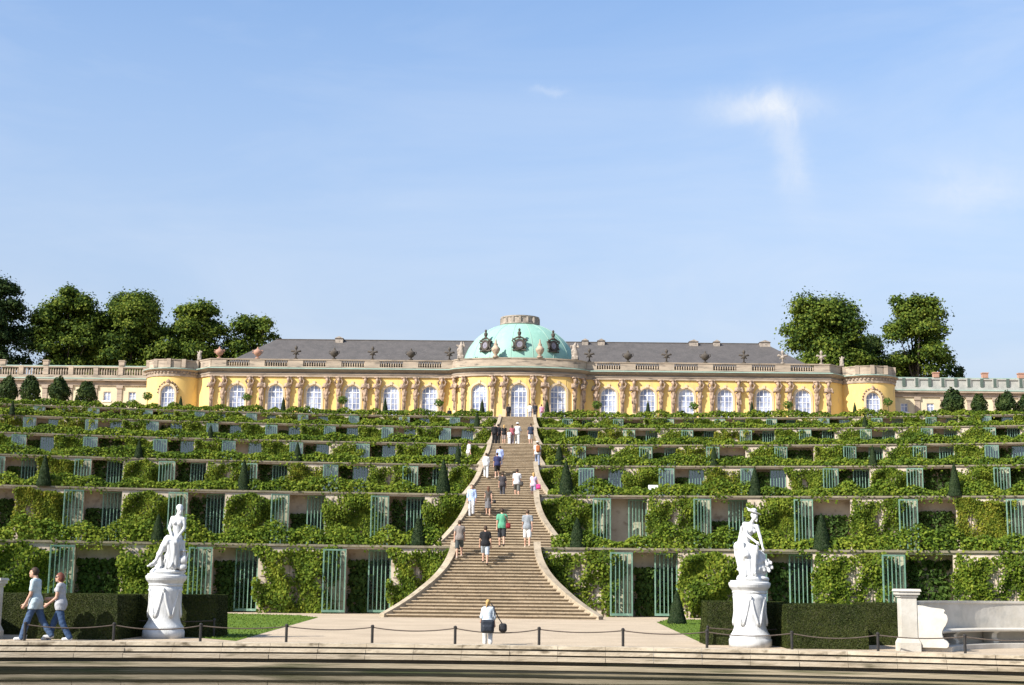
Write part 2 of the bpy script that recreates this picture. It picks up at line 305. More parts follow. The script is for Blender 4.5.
# ------------------------------------------------------------------ signed distance figures
def smin(a, b, k):
    h = np.clip(.5 + .5 * (b - a) / k, 0, 1); return b * (1 - h) + a * h - k * h * (1 - h)
class SDF:
    def __init__(s, lo, hi, h):
        s.h = h; s.lo = np.array(lo, float); n = np.ceil((np.array(hi) - s.lo) / h).astype(int) + 1
        s.ax = [s.lo[i] + h * np.arange(n[i]) for i in range(3)]; s.V = np.full(n, 1.0)
    def _win(s, lo, hi):
        sl = []
        for i in range(3):
            a = max(0, int((lo[i] - s.lo[i]) / s.h)); b = min(len(s.ax[i]), int((hi[i] - s.lo[i]) / s.h) + 2); sl.append(slice(a, max(a + 1, b)))
        g = np.meshgrid(*[s.ax[i][sl[i]] for i in range(3)], indexing='ij', sparse=True); return tuple(sl), g
    def _merge(s, sl, d, k, sub=False):
        if sub: s.V[sl] = np.maximum(s.V[sl], -d)
        else: s.V[sl] = smin(s.V[sl], d, k)
    def cone(s, a, b, ra, rb, k=.03):
        a = np.array(a, float); b = np.array(b, float); m = max(ra, rb) + max(4 * s.h, 1.5 * k)
        sl, (X, Y, Z) = s._win(np.minimum(a, b) - m, np.maximum(a, b) + m); ab = b - a; L2 = ab @ ab + 1e-12
        t = np.clip(((X - a[0]) * ab[0] + (Y - a[1]) * ab[1] + (Z - a[2]) * ab[2]) / L2, 0, 1)
        d = np.sqrt((X - a[0] - t * ab[0]) ** 2 + (Y - a[1] - t * ab[1]) ** 2 + (Z - a[2] - t * ab[2]) ** 2) - (ra + t * (rb - ra))
        s._merge(sl, d, k)
    def ell(s, c, r, k=.03, rot=None, cut=None):
        c = np.array(c, float); r = np.array(r, float); m = r.max() + max(4 * s.h, 1.5 * k)
        sl, (X, Y, Z) = s._win(c - m, c + m); x, y, z = X - c[0], Y - c[1], Z - c[2]
        if rot is not None:
            q = np.array(Matrix.Rotation(rot[0], 3, rot[1]).transposed())
            x, y, z = q[0, 0] * x + q[0, 1] * y + q[0, 2] * z, q[1, 0] * x + q[1, 1] * y + q[1, 2] * z, q[2, 0] * x + q[2, 1] * y + q[2, 2] * z
        k0 = np.sqrt((x / r[0]) ** 2 + (y / r[1]) ** 2 + (z / r[2]) ** 2); k1 = np.sqrt((x / r[0] ** 2) ** 2 + (y / r[1] ** 2) ** 2 + (z / r[2] ** 2) ** 2) + 1e-9
        d = np.maximum(k0 * (k0 - 1) / k1, -r.min())
        if cut is not None: d = np.maximum(d, cut(X, Y, Z))
        s._merge(sl, d, k)
    def box(s, c, hf, rd=.02, k=.02):
        c = np.array(c, float); hf = np.array(hf, float) - rd; m = hf + rd + 5 * s.h
        sl, (X, Y, Z) = s._win(c - m, c + m); qx, qy, qz = abs(X - c[0]) - hf[0], abs(Y - c[1]) - hf[1], abs(Z - c[2]) - hf[2]
        d = np.sqrt(np.maximum(qx, 0) ** 2 + np.maximum(qy, 0) ** 2 + np.maximum(qz, 0) ** 2) + np.minimum(np.maximum(qx, np.maximum(qy, qz)), 0) - rd
        s._merge(sl, d, k)
    def clip(s, fn):
        g = np.meshgrid(*s.ax, indexing='ij', sparse=True); s.V = np.maximum(s.V, fn(*g))
    def warp(s, fn):
        g = np.meshgrid(*s.ax, indexing='ij', sparse=True); s.V = s.V + fn(*g)
    def mesh(s, name, mat):
        V = np.pad(s.V, 1, constant_values=1.0); lo = s.lo - s.h; S = V < 0; n = np.array(V.shape)
        c = [(i, j, k) for i in (0, 1) for j in (0, 1) for k in (0, 1)]
        sub = lambda A, o: A[o[0]:n[0] - 1 + o[0], o[1]:n[1] - 1 + o[1], o[2]:n[2] - 1 + o[2]]
        cnt = sum(sub(S, o).astype(np.int8) for o in c); act = (cnt > 0) & (cnt < 8); I = np.argwhere(act)
        idx = np.full(act.shape, -1, dtype=np.int64); idx[act] = np.arange(len(I))
        acc = np.zeros((len(I), 3)); num = np.zeros(len(I))
        for a in range(3):
            for o in c:
                if o[a]: continue
                o2 = list(o); o2[a] = 1
                v0 = V[I[:, 0] + o[0], I[:, 1] + o[1], I[:, 2] + o[2]]; v1 = V[I[:, 0] + o2[0], I[:, 1] + o2[1], I[:, 2] + o2[2]]
                m = (v0 < 0) != (v1 < 0); t = np.where(m, v0 / np.where(m, v0 - v1, 1), 0)
                p = np.array(o, float)[None, :] + np.zeros((len(I), 3)); p[:, a] += t
                acc[m] += p[m]; num[m] += 1
        P = lo + s.h * (I + acc / num[:, None]); Q = []
        for a in range(3):
            b, d = (a + 1) % 3, (a + 2) % 3
            A = [slice(1, n[i] - 1) for i in range(3)]; A[a] = slice(0, n[a] - 1); B = list(A); B[a] = slice(1, n[a])
            s0 = S[tuple(A)]; s1 = S[tuple(B)]; E = np.argwhere(s0 != s1)
            if not len(E): continue
            fl = s0[tuple(E.T)]; E = E + np.array([0 if i == a else 1 for i in range(3)])
            def cell(db, dd):
                q = E.copy(); q[:, b] -= db; q[:, d] -= dd; return idx[tuple(q.T)]
            q = np.stack([cell(1, 1), cell(0, 1), cell(0, 0), cell(1, 0)], 1); q[~fl] = q[~fl][:, ::-1]; Q.append(q)
        if not Q: return None
        return np_mesh(name, P, np.concatenate(Q), mat, smooth=True)

# ------------------------------------------------------------------ sun, sky
SUN = np.array([-.80, -.60]); EL = R(38)
sd = bpy.data.lights.new('sun', 'SUN'); sd.energy = 4.9; sd.angle = R(.5); sd.color = (1, .955, .88)
so = bpy.data.objects.new('sun', sd); col.objects.link(so)
dirv = Vector((-SUN[0] * math.cos(EL), -SUN[1] * math.cos(EL), -math.sin(EL)))
so.rotation_euler = dirv.to_track_quat('-Z', 'Y').to_euler(); so.location = (-60, -40, 80)
wd = bpy.data.worlds.new('World'); scene.world = wd; wd.use_nodes = True
nt = wd.node_tree; N = nt.nodes; L = nt.links; bg = N['Background']
sky = N.new('ShaderNodeTexSky'); sky.sky_type = 'NISHITA'; sky.sun_disc = False
sky.sun_elevation = EL; sky.sun_rotation = math.atan2(SUN[0], SUN[1]); sky.air_density = 1.0; sky.dust_density = .8; sky.ozone_density = 3.0; sky.altitude = 50
def mth(op, a, b=None, c=None, clamp=False):
    m = N.new('ShaderNodeMath'); m.operation = op; m.use_clamp = clamp
    for i, x in enumerate((a, b, c)):
        if x is None: continue
        if isinstance(x, (int, float)): m.inputs[i].default_value = x
        else: L.new(x, m.inputs[i])
    return m.outputs[0]
tc = N.new('ShaderNodeTexCoord'); G = tc.outputs['Generated']
def noise(vec, scale, detail=6, rough=.55, dist=0, mscale=(1, 1, 1), rotz=0):
    mp = N.new('ShaderNodeMapping'); mp.inputs['Scale'].default_value = mscale; mp.inputs['Rotation'].default_value = (0, rotz, 0); L.new(vec, mp.inputs[0])
    z = N.new('ShaderNodeTexNoise'); z.inputs['Scale'].default_value = scale; z.inputs['Detail'].default_value = detail; z.inputs['Roughness'].default_value = rough; z.inputs['Distortion'].default_value = dist
    L.new(mp.outputs[0], z.inputs['Vector']); return z.outputs['Fac']
n1 = noise(G, 2.2, 7, .6, .8, (1.2, 1, 5.5), .12); n2 = noise(G, 1.3, 3, .5, 0, (1, 1, 3))
cir = mth('MULTIPLY', mth('SUBTRACT', n1, .40, clamp=True), 1.9); cir = mth('MULTIPLY', cir, mth('MULTIPLY', mth('SUBTRACT', n2, .30, clamp=True), 2.6), clamp=True)
def dotn(v):
    d = N.new('ShaderNodeVectorMath'); d.operation = 'DOT_PRODUCT'; L.new(G, d.inputs[0]); d.inputs[1].default_value = tuple(float(x) for x in v); return d.outputs['Value']
def gauss(c, su, sv, skew=0.0):
    d = ray(*c); d = d / np.linalg.norm(d); a = np.cross(d, (0, 0, 1)); a /= np.linalg.norm(a); b = np.cross(a, d)
    nu = mth('ADD', mth('MULTIPLY', mth('SUBTRACT', noise(G, 24, 6, .65, .6), .5), .030), mth('MULTIPLY', mth('SUBTRACT', noise(G, 95, 4, .6), .5), .006))
    u = mth('ADD', dotn(a), nu); v = mth('ADD', dotn(b), mth('MULTIPLY', nu, -.7))
    u = mth('ADD', u, mth('MULTIPLY', v, skew))
    e = mth('ADD', mth('POWER', mth('ABSOLUTE', mth('DIVIDE', u, su)), 2.2), mth('POWER', mth('ABSOLUTE', mth('DIVIDE', v, sv)), 2.2))
    front = mth('GREATER_THAN', dotn(d), 0.0)
    return mth('MULTIPLY', mth('EXPONENT', mth('MULTIPLY', e, -1)), front)
fine = mth('ADD', mth('MULTIPLY', noise(G, 42, 7, .72, 1.2, (1.6, 1, 1)), 1.3), .32)
w1 = mth('MULTIPLY', gauss((764, 106), .036, .0105, .25), .62); w2 = mth('MULTIPLY', gauss((787, 148), .0115, .036, .22), .40); w3 = mth('MULTIPLY', gauss((975, 190), .045, .016), .35)
w4 = mth('MULTIPLY', gauss((552, 93), .012, .003, .3), .22)
wis = mth('MULTIPLY', mth('ADD', mth('ADD', w1, w2), mth('ADD', w3, w4)), fine)
cl = mth('ADD', mth('ADD', mth('MULTIPLY', cir, .60), .02), wis, clamp=True)
sp = N.new('ShaderNodeSeparateXYZ'); L.new(G, sp.inputs[0])
veil = mth('MULTIPLY_ADD', sp.outputs['Z'], -3.0, 1.2, clamp=True)
vm = N.new('ShaderNodeMix'); vm.data_type = 'RGBA'; L.new(veil, vm.inputs['Factor']); L.new(sky.outputs[0], vm.inputs['A']); vm.inputs['B'].default_value = (2.14, 2.42, 2.92, 1)
mx = N.new('ShaderNodeMix'); mx.data_type = 'RGBA'; L.new(cl, mx.inputs['Factor']); L.new(vm.outputs['Result'], mx.inputs['A']); mx.inputs['B'].default_value = (3.5, 3.75, 4.15, 1)
L.new(mx.outputs['Result'], bg.inputs['Color']); bg.inputs['Strength'].default_value = .132
scene.view_settings.view_transform = 'Standard'; scene.view_settings.look = 'None'; scene.view_settings.exposure = .86; scene.view_settings.gamma = 1

# ------------------------------------------------------------------ levels and terrace arcs
D = [0, 65.5, 81.0, 96.5, 112.0, 127.5, 143.0]
ROW = [0, 547, 494.5, 465, 444, 427.5, 417]; PXC = [0, 493, 502, 507, 511, 513, 515]
LV = [0.0] + [float(at_y(PXC[k], ROW[k], D[k])[2]) for k in range(1, 7)]
print('levels', [round(x, 2) for x in LV])
RK = [0] + [1.28 * d for d in D[1:]]
SMAX = [0] + [.45 * d for d in D[1:]]
def arc(k, s, d=0.0):
    a = s / RK[k]; q = RK[k] + d; return q * math.sin(a), D[k] - RK[k] + q * math.cos(a), -a
RUN = 5.5; NST = 22
WT = [0, 3.55, 3.5, 3.45, 3.35, 3.3, 3.25]; WB = [0, 9.0, 7.2, 6.3, 6.0, 5.7, 5.3]
def stair_w(k, t): return WT[k] + (WB[k] - WT[k]) * t ** 2.2   # t 0 top, 1 foot
def height_at(x, y):
    for k in range(6, 0, -1):
        yf = D[k] - RUN
        if y >= D[k]: return LV[k]
        if y >= yf:
            t = 1 - (y - yf) / RUN
            if abs(x) < stair_w(k, t) / 2 + .3:
                i = int((y - yf) / (RUN / NST)); return LV[k - 1] + (i + 1) * (LV[k] - LV[k - 1]) / NST
            return LV[k - 1]
    return 0.0

# ------------------------------------------------------------------ setting: ground, water, lawns, terrace floors
BC = 35.4 - 17.0; BA, BB = 30.0, 17.0
NE = 160
def ell_pt(i, off): 
    a = 2 * math.pi * i / NE; x, y = BA * math.cos(a), BB * math.sin(a); nx, ny = math.cos(a) / BA, math.sin(a) / BB; l = math.hypot(nx, ny)
    return x + nx / l * off, BC + y + ny / l * off
def ring_faces(mb, loops):
    vs = [p for lp in loops for p in lp]; n = len(loops[0]); fs = []
    for j in range(len(loops) - 1):
        for i in range(n): fs.append((j * n + i, j * n + (i + 1) % n, (j + 1) * n + (i + 1) % n, (j + 1) * n + i))
    mb.add(vs, fs)
g = MB(); loops = [[(*ell_pt(i, o), 0.0) for i in range(NE)] for o in (-.02, 6)]
for rad in (120, 600, 4000): loops.append([(rad * math.cos(2 * math.pi * i / NE), BC + rad * math.sin(2 * math.pi * i / NE), 0.0) for i in range(NE)])
ring_faces(g, loops); structure(g.build('ground', MT['sand']))
g = MB(); g.add([(*ell_pt(i, .0), -.625) for i in range(NE)], [tuple(range(NE))]); structure(g.build('water', MT['water']))
bas = thing('fountain_basin', 'long stepped stone rim of the fountain basin in the foreground', 'fountain basin', (0, 35.4, 0), world=True)
def rimring(o0, o1, z0, z1, name, mat):
    if name in ('kerb', 'step'):   # cut blocks with open joints
        m = MB(); q = random.Random(int(-z0 * 1000))
        for i in range(NE):
            j = i + q.uniform(-.0, .0); e = .003; d1, d2 = q.uniform(-.012, .012), q.uniform(-.004, .003)
            m.hexa([(*ell_pt(i + e, o0 + d1), z0), (*ell_pt(i + 1 - e, o0 + d1), z0), (*ell_pt(i + 1 - e, o1), z0), (*ell_pt(i + e, o1), z0), (*ell_pt(i + e, o0 + d1), z1 + d2), (*ell_pt(i + 1 - e, o0 + d1), z1 + d2), (*ell_pt(i + 1 - e, o1), z1 + d2), (*ell_pt(i + e, o1), z1 + d2)])
        return m.build(name, mat, bas)
    m = MB(); ring_faces(m, [[(*ell_pt(i, o0), z0) for i in range(NE)], [(*ell_pt(i, o0), z1) for i in range(NE)], [(*ell_pt(i, o1), z1) for i in range(NE)], [(*ell_pt(i, o1), z0) for i in range(NE)], [(*ell_pt(i, o0), z0) for i in range(NE)]])
    return m.build(name, mat, bas)
rimring(-.10, .34, -.07, .012, 'kerb', MT['rim']); rimring(-.04, .25, -.115, -.07, 'shadow_joint', MT['wetshaderim'])  # dark rings paint in the shadow lines below kerb and steps
rimring(-.34, .1, -.195, -.115, 'step', MT['rim']); rimring(-.27, .1, -.235, -.195, 'shadow_joint', MT['wetshaderim'])
rimring(-.60, .1, -.335, -.235, 'step', MT['rimlow']); rimring(-.46, .1, -.43, -.335, 'shadow_joint', MT['wetshaderim'])
rimring(-.76, .1, -.53, -.43, 'lower_course', MT['rimlow2'])
rimring(-.70, .1, -1.2, -.53, 'basin_wall', MT['algae'])
def poly_sheet(pts, z, name, mat, kind='structure'):
    m = MB(); m.add([(x, y, z) for x, y in pts], [tuple(range(len(pts)))]); return structure(m.build(name, mat), kind)
def gp(px, py): p = at_z(px, py); return (p[0], p[1])
lawnL = [gp(318, 617.5), gp(236, 641), (gp(236, 641)[0] - 1.5, 37.9), (-11, 39.2), (-24, 39.2), (-40, 50), (-30, 63.5), (-16, 64.4), gp(300, 615.4)]
poly_sheet(lawnL, .004, 'lawn', MT['grass'])
lawnR = [gp(657, 622.5), gp(706, 645), (gp(706, 645)[0] + 1.5, 37.4), (9.6, 39.2), (26, 39.2), (42, 50), (32, 63.5), (16, 64.4), gp(668, 619.5)]
poly_sheet(lawnR, .004, 'lawn', MT['grass'])
# grass blades at the visible lawn corners
for poly in (lawnL, lawnR):
    P = []; xs = [p[0] for p in poly]; ys = [p[1] for p in poly]
    while len(P) < 9000:
        x = random.uniform(max(-16, min(xs)), min(16, max(xs))); y = random.uniform(min(ys), max(ys)); ins = False
        for i in range(len(poly)):
            (x1, y1), (x2, y2) = poly[i], poly[i - 1]
            if (y1 > y) != (y2 > y) and x < (x2 - x1) * (y - y1) / (y2 - y1) + x1: ins = not ins
        if ins: P.append((x, y, .02))
    gm = leaf_cloud('grass', np.array(P), np.tile([0.0, -.6, .5], (len(P), 1)), .05, MT['grassblade'], .5)
    structure(link('grass_blades', gm), 'stuff')
g = MB(); NS = 60
for k in range(1, 7):
    A = [arc(k, (2 * i / NS - 1) * SMAX[k] * 1.0, .3)[:2] for i in range(NS + 1)]
    if k < 6: B = [arc(k + 1, (2 * i / NS - 1) * SMAX[k + 1], 1.8)[:2] for i in range(NS + 1)]
    else: B = [((2 * i / NS - 1) * 700, 700) for i in range(NS + 1)]
    m = MB(); vs = [(x, y, LV[k] - .01) for x, y in A] + [(x, y, LV[k] - .01) for x, y in B]
    m.add(vs, [(i, i + 1, NS + 2 + i, NS + 1 + i) for i in range(NS)])
    structure(m.build('terrace_ground', MT['soil'] if k < 6 else MT['sand']))
# landing paving in front of each flight
for k in range(1, 7):
    m = MB(); m.box(-3.6, 3.6, D[k] + .0, D[k] + (9.4 if k < 6 else 8), LV[k] - .14, LV[k])
    structure(m.build('landing', MT['nosing']))
# hill flanks beyond the terraces
m = MB()
for sg in (-1, 1):
    a = [(*arc(k, sg * SMAX[k], 1.0)[:2], LV[k] - .05) for k in range(1, 7)]
    a = [(a[0][0], a[0][1] - 3, 0)] + a; b = [(sg * 400, p[1] + 30, p[2] if i else -1) for i, p in enumerate(a)]
    n = len(a); m.add(a + b, [(i, i + 1, n + i + 1, n + i) for i in range(n - 1)])
structure(m.build('hill', MT['grass']))

# ------------------------------------------------------------------ stair flights
for k in range(1, 7):
    z0, z1 = LV[k - 1], LV[k]; yf = D[k] - RUN; tr = RUN / NST; rs = (z1 - z0) / NST
    st = thing('stair_flight', f'{TIER[k]} flight of the central stone staircase with curved flaring side walls', 'staircase', (0, yf, z0), group='flights of the central staircase', world=True)
    b = MB(); nz = MB()
    for i in range(NST):
        t = 1 - i / NST; hw = stair_w(k, t) / 2; y = yf + i * tr; zt = z0 + (i + 1) * rs
        b.box(-hw, hw, y, y + tr + .03, z0 - .1, zt - .045)
        nj = max(3, int(hw * 2 / 1.25)); off = random.random() * .5
        xs = [-hw] + [(-hw + (j + off) * 2 * hw / nj) for j in range(1, nj)] + [hw]
        for q in range(len(xs) - 1):
            j1, j2 = random.uniform(-.006, .006), random.uniform(-.004, .004)
            nz.box(xs[q] + .002, xs[q + 1] - .002, y - .06 + j1, y + tr + .02, zt - .045 + .0005, zt + j2)
    b.build('riser', MT['stair'], st); nz.build('step', MT['nosing'], st)
    for sg in (-1, 1):
        c = MB(); cap = MB(); NP = 40; pts = []; zz = []
        for i in range(NP + 1):
            u = i / NP; t = 1 - u; pts.append((sg * stair_w(k, t) / 2, yf - .12 + u * (RUN + .15))); zz.append(z0 + u * (z1 - z0) + .19 * min(1, .35 + 2 * u))
        nr = path_normals(pts, side=sg)
        def sect(mb, o0, o1, zb, zt):
            vs = []; fs = []
            for (x, y), (a, d), z in zip(pts, nr, zz): vs += [(x + a * o0, y + d * o0, z0 - .1 if zb is None else z + zb), (x + a * o1, y + d * o1, z0 - .1 if zb is None else z + zb), (x + a * o1, y + d * o1, z + zt), (x + a * o0, y + d * o0, z + zt)]
            for i in range(NP):
                for q in range(4): fs.append((4 * i + q, 4 * i + 4 + q, 4 * i + 4 + (q + 1) % 4, 4 * i + (q + 1) % 4))
            fs += [(0, 1, 2, 3), (4 * NP, 4 * NP + 3, 4 * NP + 2, 4 * NP + 1)]; mb.add(vs, fs)
        sect(c, -.005, .27, None, 0.0); o = c.build('cheek_wall', MT['cheek'], st)
        sect(cap, -.025, .295, .002, .08)
        cp = cap.build('capstone', MT['cheek'], None, org=tuple(st['_w'])); cp.parent = o

# ------------------------------------------------------------------ terrace walls, doors, vines
DW, DH, OW = 1.05, 3.2, 2.05
def door_meshes(h, glass):
    f = MB(); t = .06
    f.box(0, t, -.03, .03, 0, h); f.box(DW - t, DW, -.03, .03, 0, h); f.box(t, DW - t, -.028, .028, 0, .11); f.box(t, DW - t, -.028, .028, h - .07, h)
    for i in range(1, 5):
        x = t + (DW - 2 * t) * i / 5; f.box(x - .019, x + .019, -.022, .022, .11, h - .07)
    p = MB(); p.box(t, DW - t, -.004, .004, .11, h - .07)
    return f.mesh('door', MT['door']), p.mesh('pane', glass)
DOORS = {}
for k in range(1, 7): DOORS[k] = (door_meshes(min(DH, LV[k] - LV[k - 1] - .25), MT['doorglass']), door_meshes(min(DH, LV[k] - LV[k - 1] - .25), MT['doorglass2']))
PER = [0, 6.05, 5.66, 5.45, 5.26, 5.22, 5.14]; R0 = [0, 5.25, 5.1, 4.8, 4.8, 4.6, 4.6]; L0 = [0, -7.9, -7.6, -7.25, -7.15, -6.9, -6.9]
VINES = []
def vine_mesh(seed, mat, w=4.0, h=2.75, n=2600, ls=.135):
    g = np.random.default_rng(seed); wb = Wob(seed, 2.2); wt = Wob(seed + 50, 1.6)
    n = int(n * 2.3); x = g.uniform(-w / 2, w / 2, n * 3); z = g.uniform(0.02, h, n * 3)
    dens = .84 + .8 * wb(x * 1.3, z * 1.3) - .35 * np.clip((z - h * .9) / (h * .1), 0, 1) - 1.2 * np.clip((np.abs(x) - w * (.40 + .07 * wt(z * 1.5 + np.sign(x) * 4))) / (w * .08), 0, 1)
    top = h * (.97 + .10 * wt(x * 1.3)); keep = (g.uniform(0, 1, n * 3) < dens) & (z < top); x = x[keep][:n]; z = z[keep][:n]
    bulge = .10 + .40 * np.clip(.45 + wb(x * 1.1 + 3, z * 1.1), 0, 1.2); y = -g.uniform(0.02, 1, len(x)) ** .6 * bulge
    return leaf_cloud('vine', np.stack([x, y, z], 1), np.tile([0, -1.0, .35], (len(x), 1)), ls, mat, .65, g)
for i in range(6): VINES.append(vine_mesh(100 + i, MT['vine_yellow'] if i in (2, 5) else MT['vine'], n=[2700, 2300, 2000, 2600, 1700, 2400][i]))
VINES_HI = [vine_mesh(120 + i, MT['vine_yellow'] if i == 1 else MT['vine'], n=1500, ls=.175) for i in range(4)]
VWORD = ['dense bright green', 'bushy green', 'yellowing', 'thick dark green', 'thin patchy', 'loose yellowish']
def stem_mesh(seed, h, spread):
    g = random.Random(seed); m = MB()
    for i in range(4):
        x = g.uniform(-.15, .15); p = [(x, -.06, 0)]
        for j in range(1, 6): x += g.uniform(-.1, .1) + spread * (i - 1.5) * .09; p.append((x, -.06 + g.uniform(-.03, .02), h * j / 5 * .85))
        m.tube(p, [.03, .026, .022, .018, .014, .009], 5)
    return m.mesh('stem', MT['bark'])
VSTEM = stem_mesh(3, 2.5, 1.6)
FIGS = []
for i in range(3):
    g_ = np.random.default_rng(300 + i); n = 900; a = g_.uniform(0, 6.28, n); r = g_.uniform(.2, 1, n) ** .5
    P = np.stack([r * np.cos(a) * .98, 0.78 + .22 * r * np.sin(a), .05 + g_.uniform(0, 1, n) ** .9 * (1.9 + .35 * i)], 1)
    FIGS.append(leaf_cloud('fig', P, np.tile([0, -1.0, .5], (n, 1)), .2, MT['fig'], .7, g_))
FSTEM = MB(); FSTEM.tube([(0, .8, 0), (.03, .8, .5), (-.06, .8, 1.0), (.0, .8, 1.5)], [.04, .035, .025, .012], 6); FSTEM.tube([(.02, .8, .4), (.25, .75, .9), (.35, .75, 1.3)], [.03, .02, .01], 5); FSTEM = FSTEM.mesh('stem', MT['bark'])
COPE_D0 = -.10
for k in range(1, 7):
    z0, z1 = LV[k - 1], LV[k]; hh = z1 - z0
    for sg in (-1, 1):
        side = 'left' if sg < 0 else 'right'
        s_in = sg * 1.78; s_out = sg * SMAX[k]
        ops = []
        j = 0
        while True:
            s = R0[k] + PER[k] * j if sg > 0 else L0[k] - PER[k] * j
            a, b = s + DW, s + DW + OW
            if max(abs(a), abs(b)) > SMAX[k] - .6: break
            ops.append((a, b)); j += 1
        wx, wy, wa = arc(k, sg * SMAX[k] * .5)
        wl = thing('terrace_wall', f'{TIER[k]} terrace wall {side} of the staircase with green glazed doors', 'terrace wall', (wx, wy, z0), group='terrace retaining walls', world=True)
        body = MB(); cope = MB(); trel = MB()
        def arcbox(mb, sa, sb, zA, zB, d0, d1, stp=1.2):
            n = max(1, int(abs(sb - sa) / stp + .99)); vs = []
            for i in range(n + 1):
                s = sa + (sb - sa) * i / n
                (x0, y0, _), (x1, y1, _) = arc(k, s, d0), arc(k, s, d1); vs += [(x0, y0, zA), (x1, y1, zA), (x1, y1, zB), (x0, y0, zB)]
            fs = [(3, 2, 1, 0), (4 * n, 4 * n + 1, 4 * n + 2, 4 * n + 3)]
            for i in range(n):
                for q in range(4): fs.append((4 * i + q, 4 * i + (q + 1) % 4, 4 * i + 4 + (q + 1) % 4, 4 * i + 4 + q))
            mb.add(vs, fs)
        lo, hi = min(s_in, s_out), max(s_in, s_out); edges = sorted(ops); cur = lo; solids = []
        for a, b in edges: solids.append((cur, a)); cur = b
        solids.append((cur, hi))
        for a, b in solids:
            arcbox(body, a, b, z0 - .1, z1 - .08, 0, 1.75)
            n = int((b - a) / .34)
            if n > 1 and k <= 4:
                for i in range(1, n):
                    s = a + (b - a) * i / n; arcbox(trel, s - .018, s + .018, z0, z1 - .3, -.065, -.03)
                for q in range(1, 5): arcbox(trel, a + .1, b - .1, z0 + q * .55 - .012, z0 + q * .55 + .012, -.03, -.002)
        for a, b in ops:
            arcbox(body, a, b, z0 - .1, z1 - .08, 1.05, 1.75); arcbox(body, a, b, z1 - .17, z1 - .08, 0.003, 1.05)
        arcbox(cope, lo, hi, z1 - .08, z1 + .02, COPE_D0, .55, .9)
        wob = body.build('wall', MT['plaster'], wl); cope.build('coping', MT['coping'], wl)
        if trel.v: trel.build('trellis', MT['batten'], wl)
        rgk = random.Random(k * 10 + sg)
        opn = sorted(ops, key=lambda q: abs(q[0]))
        for (a, b) in opn:
            gl = 1 if (k >= 4 and sg < 0) else (1 if rgk.random() < .15 else 0)
            dm, pm = DOORS[k][gl]
            for which in (0, 1):
                if which == 0:
                    x, y, an = arc(k, a + .0, -.30); rz = an + math.pi + R(rgk.uniform(2, 24)); 
                else:
                    if rgk.random() < .12: continue
                    x, y, an = arc(k, b - .02, .50); rz = an + math.pi - R(rgk.choice([0, 3, 6, -6]))
                dz = .06
                do = link('door', dm, wl, (x - wx, y - wy, dz), rz); link('pane', pm, do)
        # vines between the openings, figs inside the niches
        gaps = sorted(solids, key=lambda q: min(abs(q[0]), abs(q[1])))
        for i, (a, b) in enumerate(gaps):
            wv = b - a
            if wv < .8: continue
            if any(abs(b - q[0]) < .01 for q in opn): b -= .45; wv = b - a
            vi = rgk.randrange(6) if k <= 3 else rgk.randrange(4); src = VINES[vi] if k <= 3 else VINES_HI[vi]
            if sg < 0 and k <= 2 and vi == 4: vi = 3; src = VINES[3]
            x, y, an = arc(k, (a + b) / 2, -.05); word = VWORD[vi] if k <= 3 else ['bright green', 'yellowing', 'leafy green', 'full green'][vi]
            o = thing('vine', f'{word} vine, {ORD[i]} {side} of the stairs on the {TIER[k]} terrace wall', 'vine', (x, y, z0), an, group='vines trained on the terrace walls')
            lo_ = link('foliage', src, o, None, 0, (min(1.3, wv / 3.55) * rgk.choice([1]), 1.0, (hh - .04) / 2.8))
            link('stem', VSTEM, o, None, 0, (min(1, wv / 4), 1, (hh - .2) / 2.7))
        for i, (a, b) in enumerate(opn):
            if rgk.random() < .06: continue
            x, y, an = arc(k, (a + b) / 2, .02)
            o = thing('fig_tree', f'small fig inside the {ORD[i]} niche {side} of the stairs, {TIER[k]} terrace wall', 'fig tree', (x, y, z0), an, group='figs growing in the wall niches')
            link('foliage', FIGS[rgk.randrange(3)], o, None, 0, (1, 1, rgk.uniform(.95, 1.25))); link('stem', FSTEM, o)
        # shrub row along the terrace edge
        g_ = np.random.default_rng(700 + k * 2 + sg); per = [0, 460, 400, 320, 270, 240, 220][k]; lsz = [0, .14, .15, .17, .19, .20, .21][k]
        a0, a1 = 2.55, SMAX[k] - .2; n = int((a1 - a0) * per); s = g_.uniform(a0, a1, n) * sg; wb = Wob(k * 7 + sg + 20, 1.3); wb2 = Wob(k * 9 + sg + 40, 3.2)
        ht = [0, .80, .70, .60, .54, .50, .58][k] * np.clip(1 + .42 * wb(s) + .34 * wb2(s), .35, 1.9); th = g_.uniform(0, math.pi, n); rad = g_.uniform(.55, 1.04, n)
        dd = .62 - np.cos(th) * .52 * rad + g_.normal(0, .05, n); zz = z1 + .03 + np.clip(np.sin(th) * rad, .03, None) ** .75 * ht
        ov = g_.uniform(0, 1, n) < .11 * np.clip(wb(s * 1.7 + 5) + .35, 0, 2); dd = np.where(ov, -.17 - .10 * g_.uniform(0, 1, n), dd); zz = np.where(ov, z1 + .1 - g_.uniform(0, .5, n), zz)
        A = s / RK[k]; q = RK[k] + dd; P = np.stack([q * np.sin(A), D[k] - RK[k] + q * np.cos(A), zz], 1); nn = np.stack([np.sin(A) * -np.cos(th), -np.cos(th), np.sin(th) + .2], 1)
        hx, hy, _ = arc(k, sg * SMAX[k] * .5, .6); P -= np.array([hx, hy, z1])
        ho = link('hedge', leaf_cloud('hedge', P, nn, lsz, MT['shrub'], .55, g_), None, (hx, hy, z1))
        tag(ho, f'long leafy shrub row along the top of the {TIER[k]} terrace wall, {side} of the stairs', 'hedge', 'shrub rows on the terrace edges')

